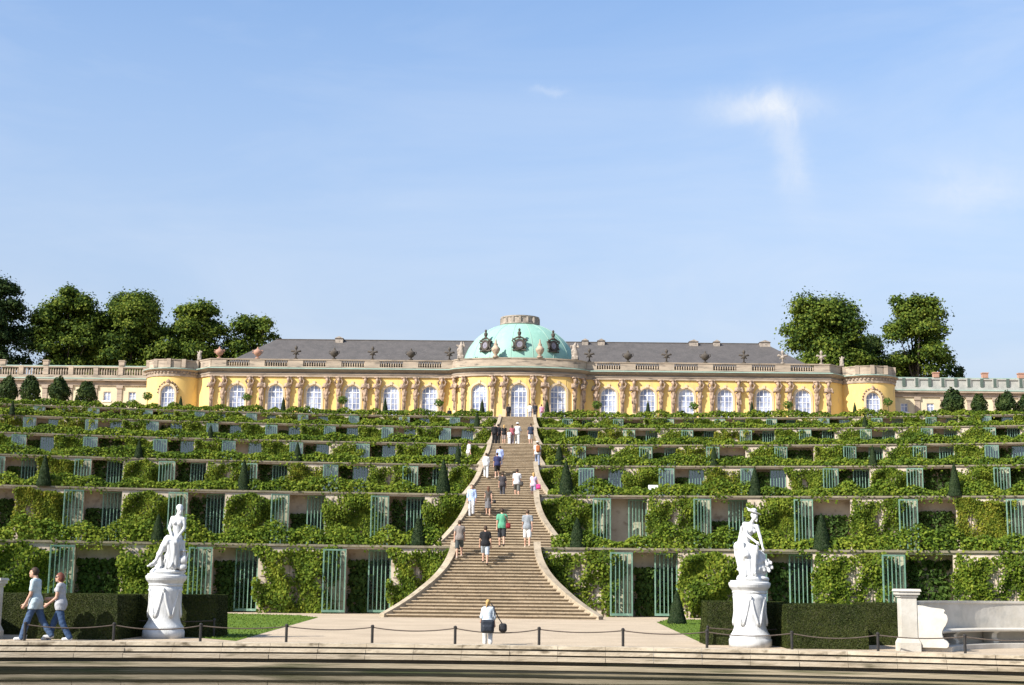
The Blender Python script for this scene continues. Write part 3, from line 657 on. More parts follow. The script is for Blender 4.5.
# ------------------------------------------------------------------ cone topiaries
def surf_leaves(name, V, Q, n, size, mat, seed, tilt=.5):
    g_ = np.random.default_rng(seed); V = np.asarray(V); Q = np.asarray(Q); a, b, c, d = V[Q[:, 0]], V[Q[:, 1]], V[Q[:, 2]], V[Q[:, 3]]
    nr = np.cross(b - a, d - a) + np.cross(d - c, b - c); ar = np.linalg.norm(nr, axis=1); i = g_.choice(len(Q), n, p=ar / ar.sum()); u, v = g_.uniform(0, 1, (2, n, 1))
    P = (a[i] * (1 - u) + b[i] * u) * (1 - v) + (d[i] * (1 - u) + c[i] * u) * v; nn = nr[i] / (ar[i][:, None] + 1e-9)
    return leaf_cloud(name, P + nn * size * .1, nn, size, mat, tilt, g_)
def cone_mesh(seed):
    g_ = random.Random(seed); m = MB(); prof = []
    for i in range(13):
        t = i / 12; prof.append((.37 * (1 - t) ** .8 * (1 + .05 * g_.uniform(-1, 1)) + .02, 1.0 * t))
    prof.append((.005, 1.02)); m.lathe(prof, 16)
    V = np.array(m.v); Q = [f for f in m.f if len(f) == 4]
    return m.mesh('topiary_body', MT['cone'], smooth=True), surf_leaves('foliage', V, Q, 2600, .045, MT['topleaf'], seed)
CONES = [cone_mesh(1), cone_mesh(2)]
cones = [(1, 418, 30, 17, 'tall dark cone topiary left of the lowest flight above the lowest terrace wall'), (1, 577, 30, 17, 'tall dark cone topiary right of the stairs above the lowest terrace wall'), (1, 157, 28, 15, 'dark cone topiary behind the left marble statue on the lowest terrace'), (1, 822, 36, 19, 'broad dark cone topiary right of the right marble statue on the lowest terrace'),
 (2, 43, 31, 14, 'leftmost dark cone topiary on the second terrace'), (2, 243, 31, 13, 'dark cone topiary in the middle of the left second terrace'), (2, 443, 34, 15, 'tall dark cone topiary just left of the stairs on the second terrace'), (2, 566, 34, 16, 'tall dark cone topiary just right of the stairs on the second terrace'), (2, 755, 29, 13, 'dark cone topiary in the middle of the right second terrace'), (2, 955, 33, 13, 'rightmost dark cone topiary on the second terrace'),
 (3, 138, 18, 9, 'small dark cone topiary far left on the third terrace'), (3, 297, 20, 9, 'dark cone topiary at the middle left of the third terrace'), (3, 458, 20, 9, 'small cone topiary left of the stairs on the third terrace'), (3, 559, 21, 11, 'small cone topiary right of the stairs on the third terrace'), (3, 714, 21, 9, 'dark cone topiary at the middle right of the third terrace'), (3, 873, 21, 9, 'dark cone topiary far right on the third terrace'),
 (5, 477, 15, 7, 'little cone topiary left of the stairs on the fifth terrace'), (5, 11, 14, 6, 'little cone topiary at the far left of the fifth terrace'), (5, 865, 13, 6, 'little cone topiary at the right of the fifth terrace'), (4, 210, 14, 7, 'little cone topiary on the left fourth terrace')]
def pxm(Y, z): return F / (fwd[1] * Y + fwd[2] * (z - 1.6))
for n, (k, px, hp, wp, lb) in enumerate(cones):
    s = 0
    Yd = D[k] + .35; p = at_y(px, ROW[k] + .012 * (px - 512), Yd); x = p[0]; Y = arc(k, RK[k] * math.asin(max(-.9, min(.9, x / RK[k]))), .35)[1]
    p = at_y(px, ROW[k], Y); sc = pxm(Y, LV[k]); h_, w_ = hp / sc, wp / sc
    o = thing('cone_topiary', lb, 'topiary', (p[0], Y, LV[k]), random.random() * 6, 'clipped cone topiaries')
    b, f = CONES[n % 2]; link('topiary_body', b, o, None, 0, (w_ / .74, w_ / .74, h_)); link('foliage', f, o, None, 0, (w_ / .74, w_ / .74, h_))
p = at_z(677, 624); o = thing('cone_topiary', 'cone topiary on the lawn corner right of the staircase foot', 'topiary', (p[0], p[1], 0), 1.0, 'clipped cone topiaries')
link('topiary_body', CONES[0][0], o, None, 0, (.95, .95, 1.25)); link('foliage', CONES[0][1], o, None, 0, (.95, .95, 1.25))
YP = 155.0; ZP = LV[6]
for px, hp, lb in [(75, 12, 'tiny cone topiary between the round trees at the top left'), (180, 13, 'small cone topiary before the left pavilion window'), (283, 12, 'small cone topiary before the yellow facade, second left of the dome'), (385, 13, 'small cone topiary before the yellow facade, nearest left of the dome'), (482, 12, 'small cone topiary left of the stair top before the rotunda'), (547, 12, 'small cone topiary right of the stair top before the rotunda'), (648, 13, 'small cone topiary before the yellow facade, nearest right of the dome'), (752, 13, 'small cone topiary before the yellow facade, second right of the dome'), (855, 13, 'small cone topiary before the right canted palace wall')]:
    p = at_y(px, 415, 149.5); o = thing('cone_topiary', lb, 'topiary', (p[0], 149.5, ZP), 0, 'small cone topiaries along the palace')
    hh = 2.35 + hp * .02; b, f = CONES[0]; link('topiary_body', b, o, None, 0, (1.2, 1.2, hh)); link('foliage', f, o, None, 0, (1.2, 1.2, hh))
# small standard trees before the facade
def ball_leaves(seed, rx, rz, n, ls, mat, irr=.18, taper=0.0):
    g_ = np.random.default_rng(seed); v = g_.normal(0, 1, (n, 3)); v /= np.linalg.norm(v, axis=1)[:, None]; wb = Wob(seed, 2.4)
    r = g_.uniform(.55, 1.0, n) ** .6 * (1 + irr * wb(v[:, 0] * 2, v[:, 1] * 2, v[:, 2] * 2)); tp = 1 - taper * v[:, 2] * r; return leaf_cloud('crown', np.stack([v[:, 0] * r * rx * tp, v[:, 1] * r * rx * tp, v[:, 2] * r * rz], 1), v, ls, mat, .5, g_)
SB = [ball_leaves(400 + i, .50, .42, 260, .17, MT['bright'], .3) for i in range(2)]
st_ = MB(); st_.tube([(0, 0, 0), (.02, 0, .8), (0, 0, 1.7)], [.05, .045, .03], 6); st_.lathe([(.3, 0), (.36, .25), (.34, .45), (.38, .5)], 12); STEMB = st_.mesh('trunk', MT['bark'])
for i, (px, py) in enumerate([(147.5, 396), (247, 397), (342.5, 400), (439, 403), (597, 405), (694, 406), (788, 405), (888, 402)]):
    Y = 150.5 if 200 < px < 850 else 150.5; p = at_y(px, py, Y); side = 'left' if i < 4 else 'right'
    o = thing('orange_tree', f'small round standard tree before the palace, {ORD[3 - i] if i < 4 else ORD[i - 4]} {side} of the dome', 'small tree', (p[0], Y, ZP), 0, 'small standard trees along the palace')
    h_ = p[2] - ZP; link('crown', SB[i % 2], o, (0, 0, h_)); link('trunk', STEMB, o, None, 0, (1, 1, h_ / 1.7))
# dark clipped round trees on the top terrace
RB = [ball_leaves(420 + i, 1.0, 1.4, 3000, .2, MT['roundleaf'], .24, .28) for i in range(2)]
RT = MB(); RT.tube([(0, 0, 0), (0, 0, 1.4)], [.12, .09], 8); RT = RT.mesh('trunk', MT['bark'])
for i, (px, y0, y1, wp, lb) in enumerate([(9, 373, 402, 19, 'dark clipped tree at the far top left, first of four'), (32, 373, 402, 19, 'dark clipped tree at the top left, second of four'), (60, 374, 403, 21, 'widest dark clipped tree at the top left, third of four'), (88, 379, 403, 19, 'shorter dark clipped tree at the top left nearest the palace'), (953, 386, 416, 22, 'large dark clipped tree at the top right nearest the palace'), (978, 391, 415, 16, 'small dark clipped tree at the top right beside the largest one'), (1005, 389, 416, 20, 'dark clipped tree at the far top right near the frame edge'), (1026, 392, 416, 18, 'dark clipped tree cut by the right frame edge')]):
    Y = 146.5; pt = at_y(px, y0, Y); pb = at_y(px, y1, Y); h_ = (pt[2] - pb[2]) / 2.0; wr = wp / pxm(Y, ZP) / 2
    o = thing('clipped_tree', lb, 'tree', (pt[0], Y, ZP), 0, 'dark clipped trees on the top terrace')
    zc = (pt[2] + pb[2]) / 2 - ZP - .25; link('crown', RB[i % 2], o, (0, 0, zc), i, (wr, wr, h_ / 1.4)); link('trunk', RT, o, None, 0, (1, 1, max(1, zc / 1.4)))

# ------------------------------------------------------------------ palace
pal = thing('palace', 'long yellow baroque palace with green copper dome above the terraces', 'palace', (0, YP, ZP), world=True)
PALX = -.22
def zrow(px, py, Y): return float(at_y(px, py, Y)[2])
ZE = zrow(519, 379, YP); ZC = zrow(519, 371.3, YP); ZB0 = zrow(519, 369.2, YP); ZB1 = zrow(519, 361.2, YP)
print('palace z', ZE - ZP, ZC - ZP, ZB1 - ZP)
XE = 34.5; RA, RBU = 7.4, 2.6
def front_pts(inset=0.0):
    pts = [(-37.7, YP + 9.5), (-37.7, YP + 3.2), (-XE, YP)]
    for i in range(0, 13): pts.append((-XE + (XE - RA) * (i + 1) / 13.0, YP))
    for i in range(1, 25):
        a = math.pi - math.pi * i / 25; pts.append((RA * math.cos(a), YP - RBU * math.sin(a)))
    pts += [(-x, y) for x, y in pts[:16]][::-1]
    return pts
FP = front_pts(); FN = path_normals(FP, side=1)
if FN[8][1] > 0: FN = [(-a, -b) for a, b in FN]
# arclength lookup
cum = [0.0]
for i in range(1, len(FP)): cum.append(cum[-1] + math.hypot(FP[i][0] - FP[i - 1][0], FP[i][1] - FP[i - 1][1]))
def P_at(s):
    s = max(0, min(cum[-1] - 1e-6, s)); i = max(j for j in range(len(cum) - 1) if cum[j] <= s); t = (s - cum[i]) / (cum[i + 1] - cum[i])
    a, b = np.array(FP[i]), np.array(FP[i + 1]); d = (b - a) / np.linalg.norm(b - a); p = a + (b - a) * t; return p, d, np.array([d[1], -d[0]])
def s_of_x(x):
    for i in range(2, len(FP) - 3):
        if FP[i][0] <= x <= FP[i + 1][0]: return cum[i] + (cum[i + 1] - cum[i]) * (x - FP[i][0]) / (FP[i + 1][0] - FP[i][0] + 1e-9)
    return 0
WX = [sg * (9.95 + 4.30 * i) for i in range(6) for sg in (-1, 1)] + [-4.35, 0, 4.35]
WW = .88; WZ0 = .25; WSP = 3.95; WRISE = .80   # half width, sill, springing, arch rise
def arch_z(u): return WSP + WRISE * math.sqrt(max(0, 1 - u * u))
wins = sorted((s_of_x(x), x) for x in WX)
wall = MB(); TH = .45
def wall_quadbox(mb, p0, p1, n0, n1, z0, z1, th=TH):
    a0, a1 = p0, p1; b0, b1 = p0 - n0 * th, p1 - n1 * th
    mb.hexa([(*a0, z0), (*a1, z0), (*b1, z0), (*b0, z0), (*a0, z1), (*a1, z1), (*b1, z1), (*b0, z1)])
ends = []; cur = 0
for s, x in wins:
    ends.append((cur, s - WW)); cur = s + WW
ends.append((cur, cum[-1]))
for a, b in ends:
    cuts = sorted({a, b} | {c for c in cum if a < c < b})
    for u, v in zip(cuts[:-1], cuts[1:]):
        if v - u < 1e-4: continue
        p0, d0, n0 = P_at(u + 1e-5); p1, d1, n1 = P_at(v - 1e-5); wall_quadbox(wall, p0, p1, n0, n1, ZP - .1, ZE + .05)
def window_meshes(hw, z0, zs, rise, mats):
    f = MB(); n = 12; t = .09
    top = lambda u: zs + rise * math.sqrt(max(0, 1 - u * u))
    outer = [(-hw, z0)] + [(-hw * math.cos(math.pi * i / n), zs + rise * math.sin(math.pi * i / n)) for i in range(n + 1)] + [(hw, z0)]
    inner = [(-hw + t, z0 + t)] + [(-(hw - t) * math.cos(math.pi * i / n), zs + (rise - t) * math.sin(math.pi * i / n)) for i in range(n + 1)] + [(hw - t, z0 + t)]
    m = len(outer); vs = []
    for y in (-.04, .05): vs += [(x, y, z) for x, z in outer] + [(x, y, z) for x, z in inner]
    fs = []
    for i in range(m):
        j = (i + 1) % m; fs += [(i, j, m + j, m + i), (2 * m + i, 3 * m + i, 3 * m + j, 2 * m + j), (m + i, m + j, 3 * m + j, 3 * m + i), (i, 2 * m + i, 2 * m + j, j)]
    f.add(vs, fs)
    for x in (-hw * .5, 0, hw * .5):
        w = .05 if x == 0 else .024; f.box(x - w, x + w, -.03, .03, z0 + t, top(x / hw) - t * .8)
    nz = 6
    for i in range(1, nz + 1):
        z = z0 + (zs - z0) * i / nz; w = .045 if i == nz else .02; f.box(-hw + t, hw - t, -.026, .026, z - w, z + w)
    p = MB(); pv = [(x, 0.012, z) for x, z in inner] + [(x, 0.03, z) for x, z in inner]; p.add(pv, [tuple(range(m)), tuple(range(2 * m - 1, m - 1, -1))] + [(i, (i + 1) % m, m + (i + 1) % m, m + i) for i in range(m)])
    # stone surround
    su = MB(); o2 = [(-hw - .22, z0)] + [(-(hw + .22) * math.cos(math.pi * i / n), zs + (rise + .24) * math.sin(math.pi * i / n)) for i in range(n + 1)] + [(hw + .22, z0)]
    vs = []
    for y in (-.30, -.16): vs += [(x, y, z) for x, z in o2] + [(x, y, z) for x, z in outer]
    fs = []
    for i in range(m - 1):
        j = i + 1; fs += [(i, j, m + j, m + i), (2 * m + i, 3 * m + i, 3 * m + j, 2 * m + j), (m + i, m + j, 3 * m + j, 3 * m + i), (i, 2 * m + i, 2 * m + j, j)]
    fs += [(0, m, 3 * m, 2 * m), (m - 1, 3 * m - 1, 4 * m - 1, 2 * m - 1)]
    su.add(vs, fs)
    su.box(-.16, .16, -.36, -.16, zs + rise + .05, zs + rise + .42)
    return f.mesh('window', mats[0]), p.mesh('pane', mats[1]), su.mesh('surround', mats[2])
MT['surround'] = mk('window_surround_stone', (.60, .47, .30), (.50, .38, .24), 1.5, .85)
WM = window_meshes(WW, WZ0, WSP, WRISE, (MT['whitepaint'], MT['winglass'], MT['surround']))
for s, x in wins:
    p, d, nn = P_at(s); a0 = p - d * WW; NA = 14
    for i in range(NA):
        u0, u1 = -1 + 2 * i / NA, -1 + 2 * (i + 1) / NA; q0, q1 = p + d * WW * u0, p + d * WW * u1; b0, b1 = q0 - nn * TH, q1 - nn * TH; za, zb = ZP + arch_z(u0), ZP + arch_z(u1)
        wall.hexa([(*q0, za), (*q1, zb), (*b1, zb), (*b0, za), (*q0, ZE + .05), (*q1, ZE + .05), (*b1, ZE + .05), (*b0, ZE + .05)])
    q0, q1 = p - d * WW, p + d * WW; b0, b1 = q0 - nn * TH, q1 - nn * TH
    wall.hexa([(*q0, ZP - .1), (*q1, ZP - .1), (*b1, ZP - .1), (*b0, ZP - .1), (*q0, ZP + WZ0), (*q1, ZP + WZ0), (*b1, ZP + WZ0), (*b0, ZP + WZ0)])
    rz = math.atan2(d[1], d[0]); pos = p - nn * .24
    wo = link('window', WM[0], pal, (pos[0], pos[1] - YP, 0), rz); link('pane', WM[1], wo); link('surround', WM[2], wo)
wall.build('wall', MT['yellow'], pal)
core = MB(); core.box(-34, 34, YP + .9, YP + 14, ZP - .1, ZB0 - .2); core.build('rear_block', MT['yellow'], pal)
# entablature
def prof(*p): return list(p)
ent = MB(); ent.sweep(FP, FN, [(-.4, ZE), (.16, ZE), (.16, ZE + .26), (.22, ZE + .27), (.22, ZE + .34), (.02, ZE + .36), (-.4, ZE + .36)]); ent.build('architrave', MT['entab'], pal)
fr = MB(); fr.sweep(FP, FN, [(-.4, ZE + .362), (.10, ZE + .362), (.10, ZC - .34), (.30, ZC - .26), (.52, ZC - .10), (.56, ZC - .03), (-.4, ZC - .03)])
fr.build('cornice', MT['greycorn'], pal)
fl = MB(); fl.sweep(FP, FN, [(-.4, ZC - .028), (.60, ZC - .028), (.60, ZC + .05), (-.1, ZC + .2), (-.4, ZC + .2)]); fl.build('cornice_flashing', MT['flash'], pal)
# balustrade
pl_ = MB(); pl_.sweep(FP, FN, [(-.25, ZC + .201), (.08, ZC + .201), (.08, ZB0 + .08), (-.25, ZB0 + .08)])
pl_.sweep(FP, FN, [(-.27, ZB1 - .13), (.11, ZB1 - .13), (.13, ZB1), (-.29, ZB1)])
i = 0.0
solid_x = [sg * (7.81 + 4.30 * j) for j in range(7) for sg in (-1, 1)]
def in_solid(x): return abs(x) < RA or abs(x) > 33.6 or min(abs(x - q) for q in solid_x) < .85
for q in solid_x:
    pl_.box(q - .85, q + .85, YP - .06, YP + .23, ZB0 + .081, ZB1 - .131)
RP = [(p, nn) for p, nn in zip(FP, FN) if abs(p[0]) <= RA + .01]
pl_.sweep([p for p, _ in RP], [n for _, n in RP], [(-.24, ZB0 + .081), (.05, ZB0 + .081), (.05, ZB1 - .131), (-.24, ZB1 - .131)])
for sg in (0, 1):
    seg = list(zip(FP, FN)); seg = seg[:3] if sg == 0 else seg[-3:]; pl_.sweep([p for p, _ in seg], [n for _, n in seg], [(-.24, ZB0 + .081), (.05, ZB0 + .081), (.05, ZB1 - .131), (-.24, ZB1 - .131)])
x = -33.5
while x < 33.5:
    if not in_solid(x):
        pl_.lathe([(.06, ZB0 + .081), (.05, ZB0 + .15), (.085, ZB0 + .3), (.045, ZB0 + .48), (.06, ZB1 - .131)], 6, (x, YP + .08, 0))
    x += .27
pl_.build('balustrade', MT['entab'], pal)
# roofs
RY0, RY1, RYM = YP + 1.2, YP + 13.8, YP + 7.5; ZR0 = ZB1 - .25; ZR1 = zrow(519, 341.8, RYM)
for sg in (-1, 1):
    m = MB(); xo, xr, xi = 33.0, 28.7, 4.0
    m.add([(sg * xo, RY0, ZR0), (sg * xi, RY0, ZR0), (sg * xi, RY1, ZR0), (sg * xo, RY1, ZR0), (sg * xr, RYM, ZR1), (sg * xi, RYM, ZR1)], [(0, 1, 5, 4), (2, 3, 4, 5), (0, 4, 3), (1, 2, 5), (3, 2, 1, 0)])
    rf = m.build('roof', MT['slate'], pal)
    rd = MB(); rd.tube([(sg * xr, RYM, ZR1), (sg * xi, RYM, ZR1)], .09, 8); rdo = rd.build('ridge', MT['bronze'], None, org=tuple(pal['_w'])); rdo.parent = rf
    for px, w in ([(340, .45)] if sg < 0 else [(693, .5), (716, .35), (764, .6), (585, .35), (601, .4)]):
        p = at_y(px, 340, RYM); c = MB(); x = p[0]
        c.box(x - w, x + w, RYM - .75, RYM + .2, ZR1 - .9, ZR1 + .1); c.add([(x - w - .08, RYM - .85, ZR1 + .09), (x + w + .08, RYM - .85, ZR1 + .09), (x + w + .08, RYM + .3, ZR1 + .09), (x - w - .08, RYM + .3, ZR1 + .09), (x, RYM - .85, ZR1 + .34), (x, RYM + .3, ZR1 + .34)], [(0, 1, 4), (2, 3, 5), (1, 2, 5, 4), (3, 0, 4, 5), (3, 2, 1, 0)])
        co = c.build('roof_vent', MT['greystone'], None, org=tuple(pal['_w'])); co.parent = rf
# dome
DC = (0.0, YP + 3.4); DA, DBY = 6.45, 5.3; ZD0 = ZB0; ZD1 = zrow(518, 326.0, YP + 3.4); RL = 2.15
drum = MB(); drum.lathe([(1.0, ZC - .3), (1.0, ZD0 + .55)], 48, (DC[0], DC[1], 0), DA * 1.0, DBY * 1.0)
prf = []
hd = (ZD1 - ZD0 - .5) / math.sqrt(1 - (RL / DA) ** 2)
for i in range(17):
    a = math.pi / 2 * i / 16; r = math.cos(a)
    if r < RL / DA: break
    prf.append((r, ZD0 + .5 + hd * math.sin(a)))
prf.append((RL / DA, ZD1)); dm = MB(); dm.lathe(prf, 64, (DC[0], DC[1], 0), DA, DBY, cap=True)
dome = dm.build('dome', MT['copper'], pal, smooth=False)
dome.data.polygons.foreach_set('use_smooth', np.array([len(p.vertices) == 4 for p in dome.data.polygons]))
o = drum.build('drum', MT['copper'], None, org=tuple(pal['_w'])); o.parent = dome
rb = MB()
for i in range(16):
    a = 2 * math.pi * (i + .5) / 16 + .05; rb.tube([(DC[0] + DA * r * math.cos(a), DC[1] + DBY * r * math.sin(a), z) for r, z in prf], .035, 5)
o = rb.build('seam', MT['flash'], None, org=tuple(pal['_w'])); o.parent = dome
ln = MB(); zt = zrow(518, 318.0, YP + 3.4)
ln.lathe([(2.2, ZD1 - .05), (2.28, ZD1 + .02), (2.28, ZD1 + .12), (2.12, ZD1 + .14), (2.12, zt - .16), (2.2, zt - .14), (2.22, zt), (1.9, zt), (1.9, ZD1 + .1)], 40, (DC[0], DC[1], 0), 1, .9, cap=True)
for i in range(16):
    a = 2 * math.pi * i / 16; x, y = DC[0] + 2.15 * math.cos(a), DC[1] + 2.15 * .9 * math.sin(a); ln.box(x - .12, x + .12, y - .12, y + .12, ZD1 + .13, zt - .15)
o = ln.build('lantern_parapet', MT['greystone'], None, org=tuple(pal['_w'])); o.parent = dome
# round dormer windows on the dome
def dormer():
    m = MB(); n = 20
    m.box(-.75, .75, -.15, 1.5, 0, .16); m.box(-.55, .55, -.05, 1.6, .16, 1.25); m.lathe([(.62, -.0), (.62, .02)], 4, (0, 0, 0))
    vs = []; fs = []
    for y in (-.2, 0.0):
        for rr in (.36, .56):
            for i in range(n): a = 2 * math.pi * i / n; vs.append((rr * math.cos(a), y, .74 + rr * 1.08 * math.sin(a)))
    for i in range(n):
        j = (i + 1) % n; fs += [(i, j, n + j, n + i), (n + i, n + j, 3 * n + j, 3 * n + i), (i, 2 * n + i, 2 * n + j, j)]
    m.add(vs, fs)
    for sg in (-1, 1):
        m.tube([(sg * .50, -.1, 1.22), (sg * .72, -.1, 1.28), (sg * .8, -.1, 1.1), (sg * .66, -.1, 1.0), (sg * .6, -.1, .6), (sg * .74, -.1, .3)], [.1, .12, .1, .08, .09, .13], 7)
        m.tube([(0, -.1, 1.5), (sg * .3, -.1, 1.45), (sg * .62, -.1, 1.28)], [.1, .1, .08], 7)
    m.lathe([(.02, 1.4), (.2, 1.42), (.26, 1.55), (.12, 1.7), (.2, 1.85), (.22, 2.05), (.1, 2.2), (.13, 2.3), (.13, 2.42), (.03, 2.52)], 10)
    p = MB(); p.lathe([(.37, 0), (.37, .02)], 20)
    p.v = [(x, -.10 - z, .74 + y * 1.08) for x, y, z in p.v]
    return m.mesh('oculus_dormer', MT['bronze'], smooth=False), p.mesh('pane', MT['darkglass'])
dmm = dormer()
for ang in (-90 - 37.5, -90, -90 + 37.5):
    a = R(ang); x, y = DC[0] + DA * .955 * math.cos(a), DC[1] + DBY * .955 * math.sin(a); z = zrow(518, 352, YP - 1)
    o = link('oculus_dormer', dmm[0], dome, (x, y - YP, z - ZP + .05), a + math.pi / 2)
    # pane in the same mesh level: joined as second material
    me = o.data
# oculus panes are parts of the palace in their own right
for ang in (-90 - 37.5, -90, -90 + 37.5):
    a = R(ang); x, y = DC[0] + DA * .955 * math.cos(a), DC[1] + DBY * .955 * math.sin(a); z = zrow(518, 352, YP - 1)
    link('oculus_pane', dmm[1], pal, (x, y - YP, z - ZP + .05), a + math.pi / 2)
# herm figures: a bust of a bearded atlas or maenad on a tapering pillar
def herm(seed):
    g = random.Random(seed); hgt = ZE - ZP; s = SDF((-.75, -.75, 2.0), (.75, .35, hgt + .1), .055); top = hgt
    s.ell((g.uniform(-.06, .06), -.34, top - .42), (.17, .19, .23), .06); s.ell((0, -.28, top - .30), (.26, .2, .16), .08)
    s.cone((0, -.22, top - .6), (0, -.24, top - 1.0), .16, .36, .08); s.ell((0, -.24, top - 1.05), (.38, .24, .34), .08); s.ell((0, -.22, top - 1.55), (.28, .2, .4), .08)
    for sg in (-1, 1):
        up = g.random() < .5
        sh = (sg * .38, -.22, top - .82); el = (sg * .52, -.4, top - (.55 if up else 1.25)); hd_ = (sg * .26, -.3, top - .18) if up else (sg * .1, -.5, top - 1.1)
        s.cone(sh, el, .13, .1, .05); s.cone(el, hd_, .1, .08, .04)
    for i in range(5): s.cone((g.uniform(-.35, .35), -.25, top - 1.5 - g.random() * .3), (g.uniform(-.3, .3), -.3, top - 2.1 - g.random() * .6), .13, .08, .05)
    s.cone((.25 * g.choice((-1, 1)), -.3, top - .9), (0, -.36, top - 2.0), .1, .13, .05)
    s.cone((0, -.14, top - 1.7), (0, -.1, 2.0), .27, .22, .08)
    s.box((0, -.16, top - .06), (.42, .3, .09), .02, .06)
    me1 = s.mesh('herm_figure', MT['herm'])
    p = MB(); 
    zb, ztp = 0.0, hgt - 1.8; pr = [(.36, .28, zb), (.36, .28, .3), (.22, .2, .32), (.23, .21, 1.2), (.27, .24, ztp)]
    for (a0, b0, z0), (a1, b1, z1) in zip(pr[:-1], pr[1:]): p.hexa([(-a0, -b0, z0), (a0, -b0, z0), (a0, .1, z0), (-a0, .1, z0), (-a1, -b1, z1), (a1, -b1, z1), (a1, .1, z1), (-a1, .1, z1)])
    return me1, p.mesh('pillar', MT['surround'])
HM = [herm(i) for i in range(5)]
hx = [sg * (7.81 + 4.30 * j + e * .66) for j in range(1, 7) for sg in (-1, 1) for e in (-1, 1)] + [sg * (8.55) for sg in (-1, 1)] + [sg * q for sg in (-1, 1) for q in (1.55, 2.85, 6.05, 6.95)]
hx = [x for x in hx if abs(x) < 34.3]
for i, x in enumerate(sorted(hx)):
    p, d, nn = P_at(s_of_x(x)); a, b = HM[(i * 7) % 5]
    o = link('herm_figure', a, pal, (p[0], p[1] - YP, 0), math.atan2(d[1], d[0]), (.86, 1, 1)); link('pillar', b, o)
# end pavilions
for sg in (-1, 1):
    cx, cy, rp = sg * 39.15, YP + 3.0, 3.15; zE, zC, zT = ZE - .06, ZC - .12, ZC + 1.0
    NP = 32; angs = [2 * math.pi * i / NP - math.pi / 2 for i in range(NP)]
    tw = MB(); wa = .25
    for i in range(120):
        a0, a1 = 2 * math.pi * i / 120 - math.pi / 2, 2 * math.pi * (i + 1) / 120 - math.pi / 2; am = (a0 + a1) / 2; off = (am + math.pi / 2 + math.pi) % (2 * math.pi) - math.pi
        z0 = ZP - .1
        if abs(off) < wa: z0 = ZP + 3.75 + .8 * math.sqrt(1 - (off / wa) ** 2)
        pts = [(cx + r * math.cos(a), cy + r * math.sin(a)) for r in (rp, rp - .4) for a in (a0, a1)]
        tw.hexa([(*pts[0], z0), (*pts[1], z0), (*pts[3], z0), (*pts[2], z0), (*pts[0], zE), (*pts[1], zE), (*pts[3], zE), (*pts[2], zE)])
    pv = tw.build('corner_pavilion', MT['yellow'], pal)
    def par(mb, name, mat):
        o = mb.build(name, mat, None, org=tuple(pal['_w'])); o.parent = pv; return o
    CP = [(cx + rp * math.cos(a), cy + rp * math.sin(a)) for a in angs]; CN = [(math.cos(a), math.sin(a)) for a in angs]
    m = MB(); m.sweep(CP, CN, [(-.35, zE), (.1, zE), (.14, zE + .2), (.05, zE + .22), (.08, zC - .2), (.42, zC - .05), (.42, zC), (-.35, zC)], True)
    for i in range(48):   # carved frieze swags
        a = 2 * math.pi * i / 48; m.lathe([(.02, zE + .3), (.13, zE + .38), (.15, zE + .5), (.03, zE + .62)], 6, (cx + (rp + .08) * math.cos(a), cy + (rp + .08) * math.sin(a), 0))
    par(m, 'entablature', MT['entab'])
    m = MB(); m.sweep(CP, CN, [(-.35, zC + .002), (.46, zC + .002), (.46, zC + .07), (0, zC + .16), (-.35, zC + .16)], True); par(m, 'cornice_flashing', MT['flash'])
    m = MB(); m.sweep(CP, CN, [(-.35, zC + .161), (.02, zC + .161), (.02, zT - .1), (.08, zT - .1), (.08, zT), (-.4, zT)], True)
    for i in range(12):
        a = 2 * math.pi * i / 12; x, y = cx + rp * math.cos(a), cy + rp * math.sin(a); m.box(x - .22, x + .22, y - .22, y + .22, zC + .165, zT + .03)
    par(m, 'parapet', MT['entab'])
    m = MB(); m.lathe([(rp - .3, zC + .2), (rp - .35, zC + .25), (.1, zC + .5)], 32, (cx, cy, 0)); par(m, 'roof', MT['copper'])
    fm, pm, sm = window_meshes(.78, .2, 3.75, .8, (MT['whitepaint'], MT['winglass'], MT['surround']))
    wo = link('window', fm, pal, (cx, cy - rp + .22 - YP, 0)); link('pane', pm, wo); so2 = link('surround', sm, wo)
    m = MB(); 
    for q in range(12):
        a = math.pi * q / 11; m.lathe([(.02, -.16), (.16, 0), (.02, .16)], 6, (cx - 1.1 * math.cos(a), cy - rp - .03 + .12 * abs(math.cos(a)), ZP + 3.75 + 1.2 * math.sin(a)))
    m.lathe([(.05, 0), (.2, .1), (.22, .3), (.05, .5)], 8, (cx, cy - rp - .05, ZP + 4.75)); par(m, 'window_ornament', MT['herm'])
# urns and trophies along the balustrade: things of their own
def urn_round():
    m = MB(); m.box(-.28, .28, -.28, .28, 0, .14); m.lathe([(.14, .14), (.1, .28), (.18, .36), (.42, .52), (.56, .74), (.6, .95), (.5, 1.12), (.32, 1.2), (.2, 1.3), (.1, 1.42), (.13, 1.5), (.03, 1.6)], 14)
    for sg in (-1, 1): m.tube([(sg * .5, 0, 1.1), (sg * .72, 0, 1.15), (sg * .74, 0, .9), (sg * .56, 0, .7)], .06, 6)
    return m
def urn_cross():
    m = MB(); m.box(-.25, .25, -.25, .25, 0, .14); m.lathe([(.12, .14), (.09, .5), (.2, .68), (.3, .8), (.27, .95), (.12, 1.08), (.1, 1.25), (.2, 1.42), (.22, 1.6), (.1, 1.75), (.02, 1.85)], 12)
    for sg in (-1, 1): m.tube([(0, 0, .98), (sg * .3, 0, 1.05), (sg * .6, 0, 1.12), (sg * .72, 0, 1.0)], [.14, .13, .15, .05], 7); m.tube([(0, 0, .9), (sg * .28, -.1, .72), (sg * .42, 0, .62)], [.1, .1, .05], 6)
    return m
UR = {('r', t): urn_round().mesh('urn', MT[t], smooth=True) for t in ('bronze', 'redstone', 'greystone')}
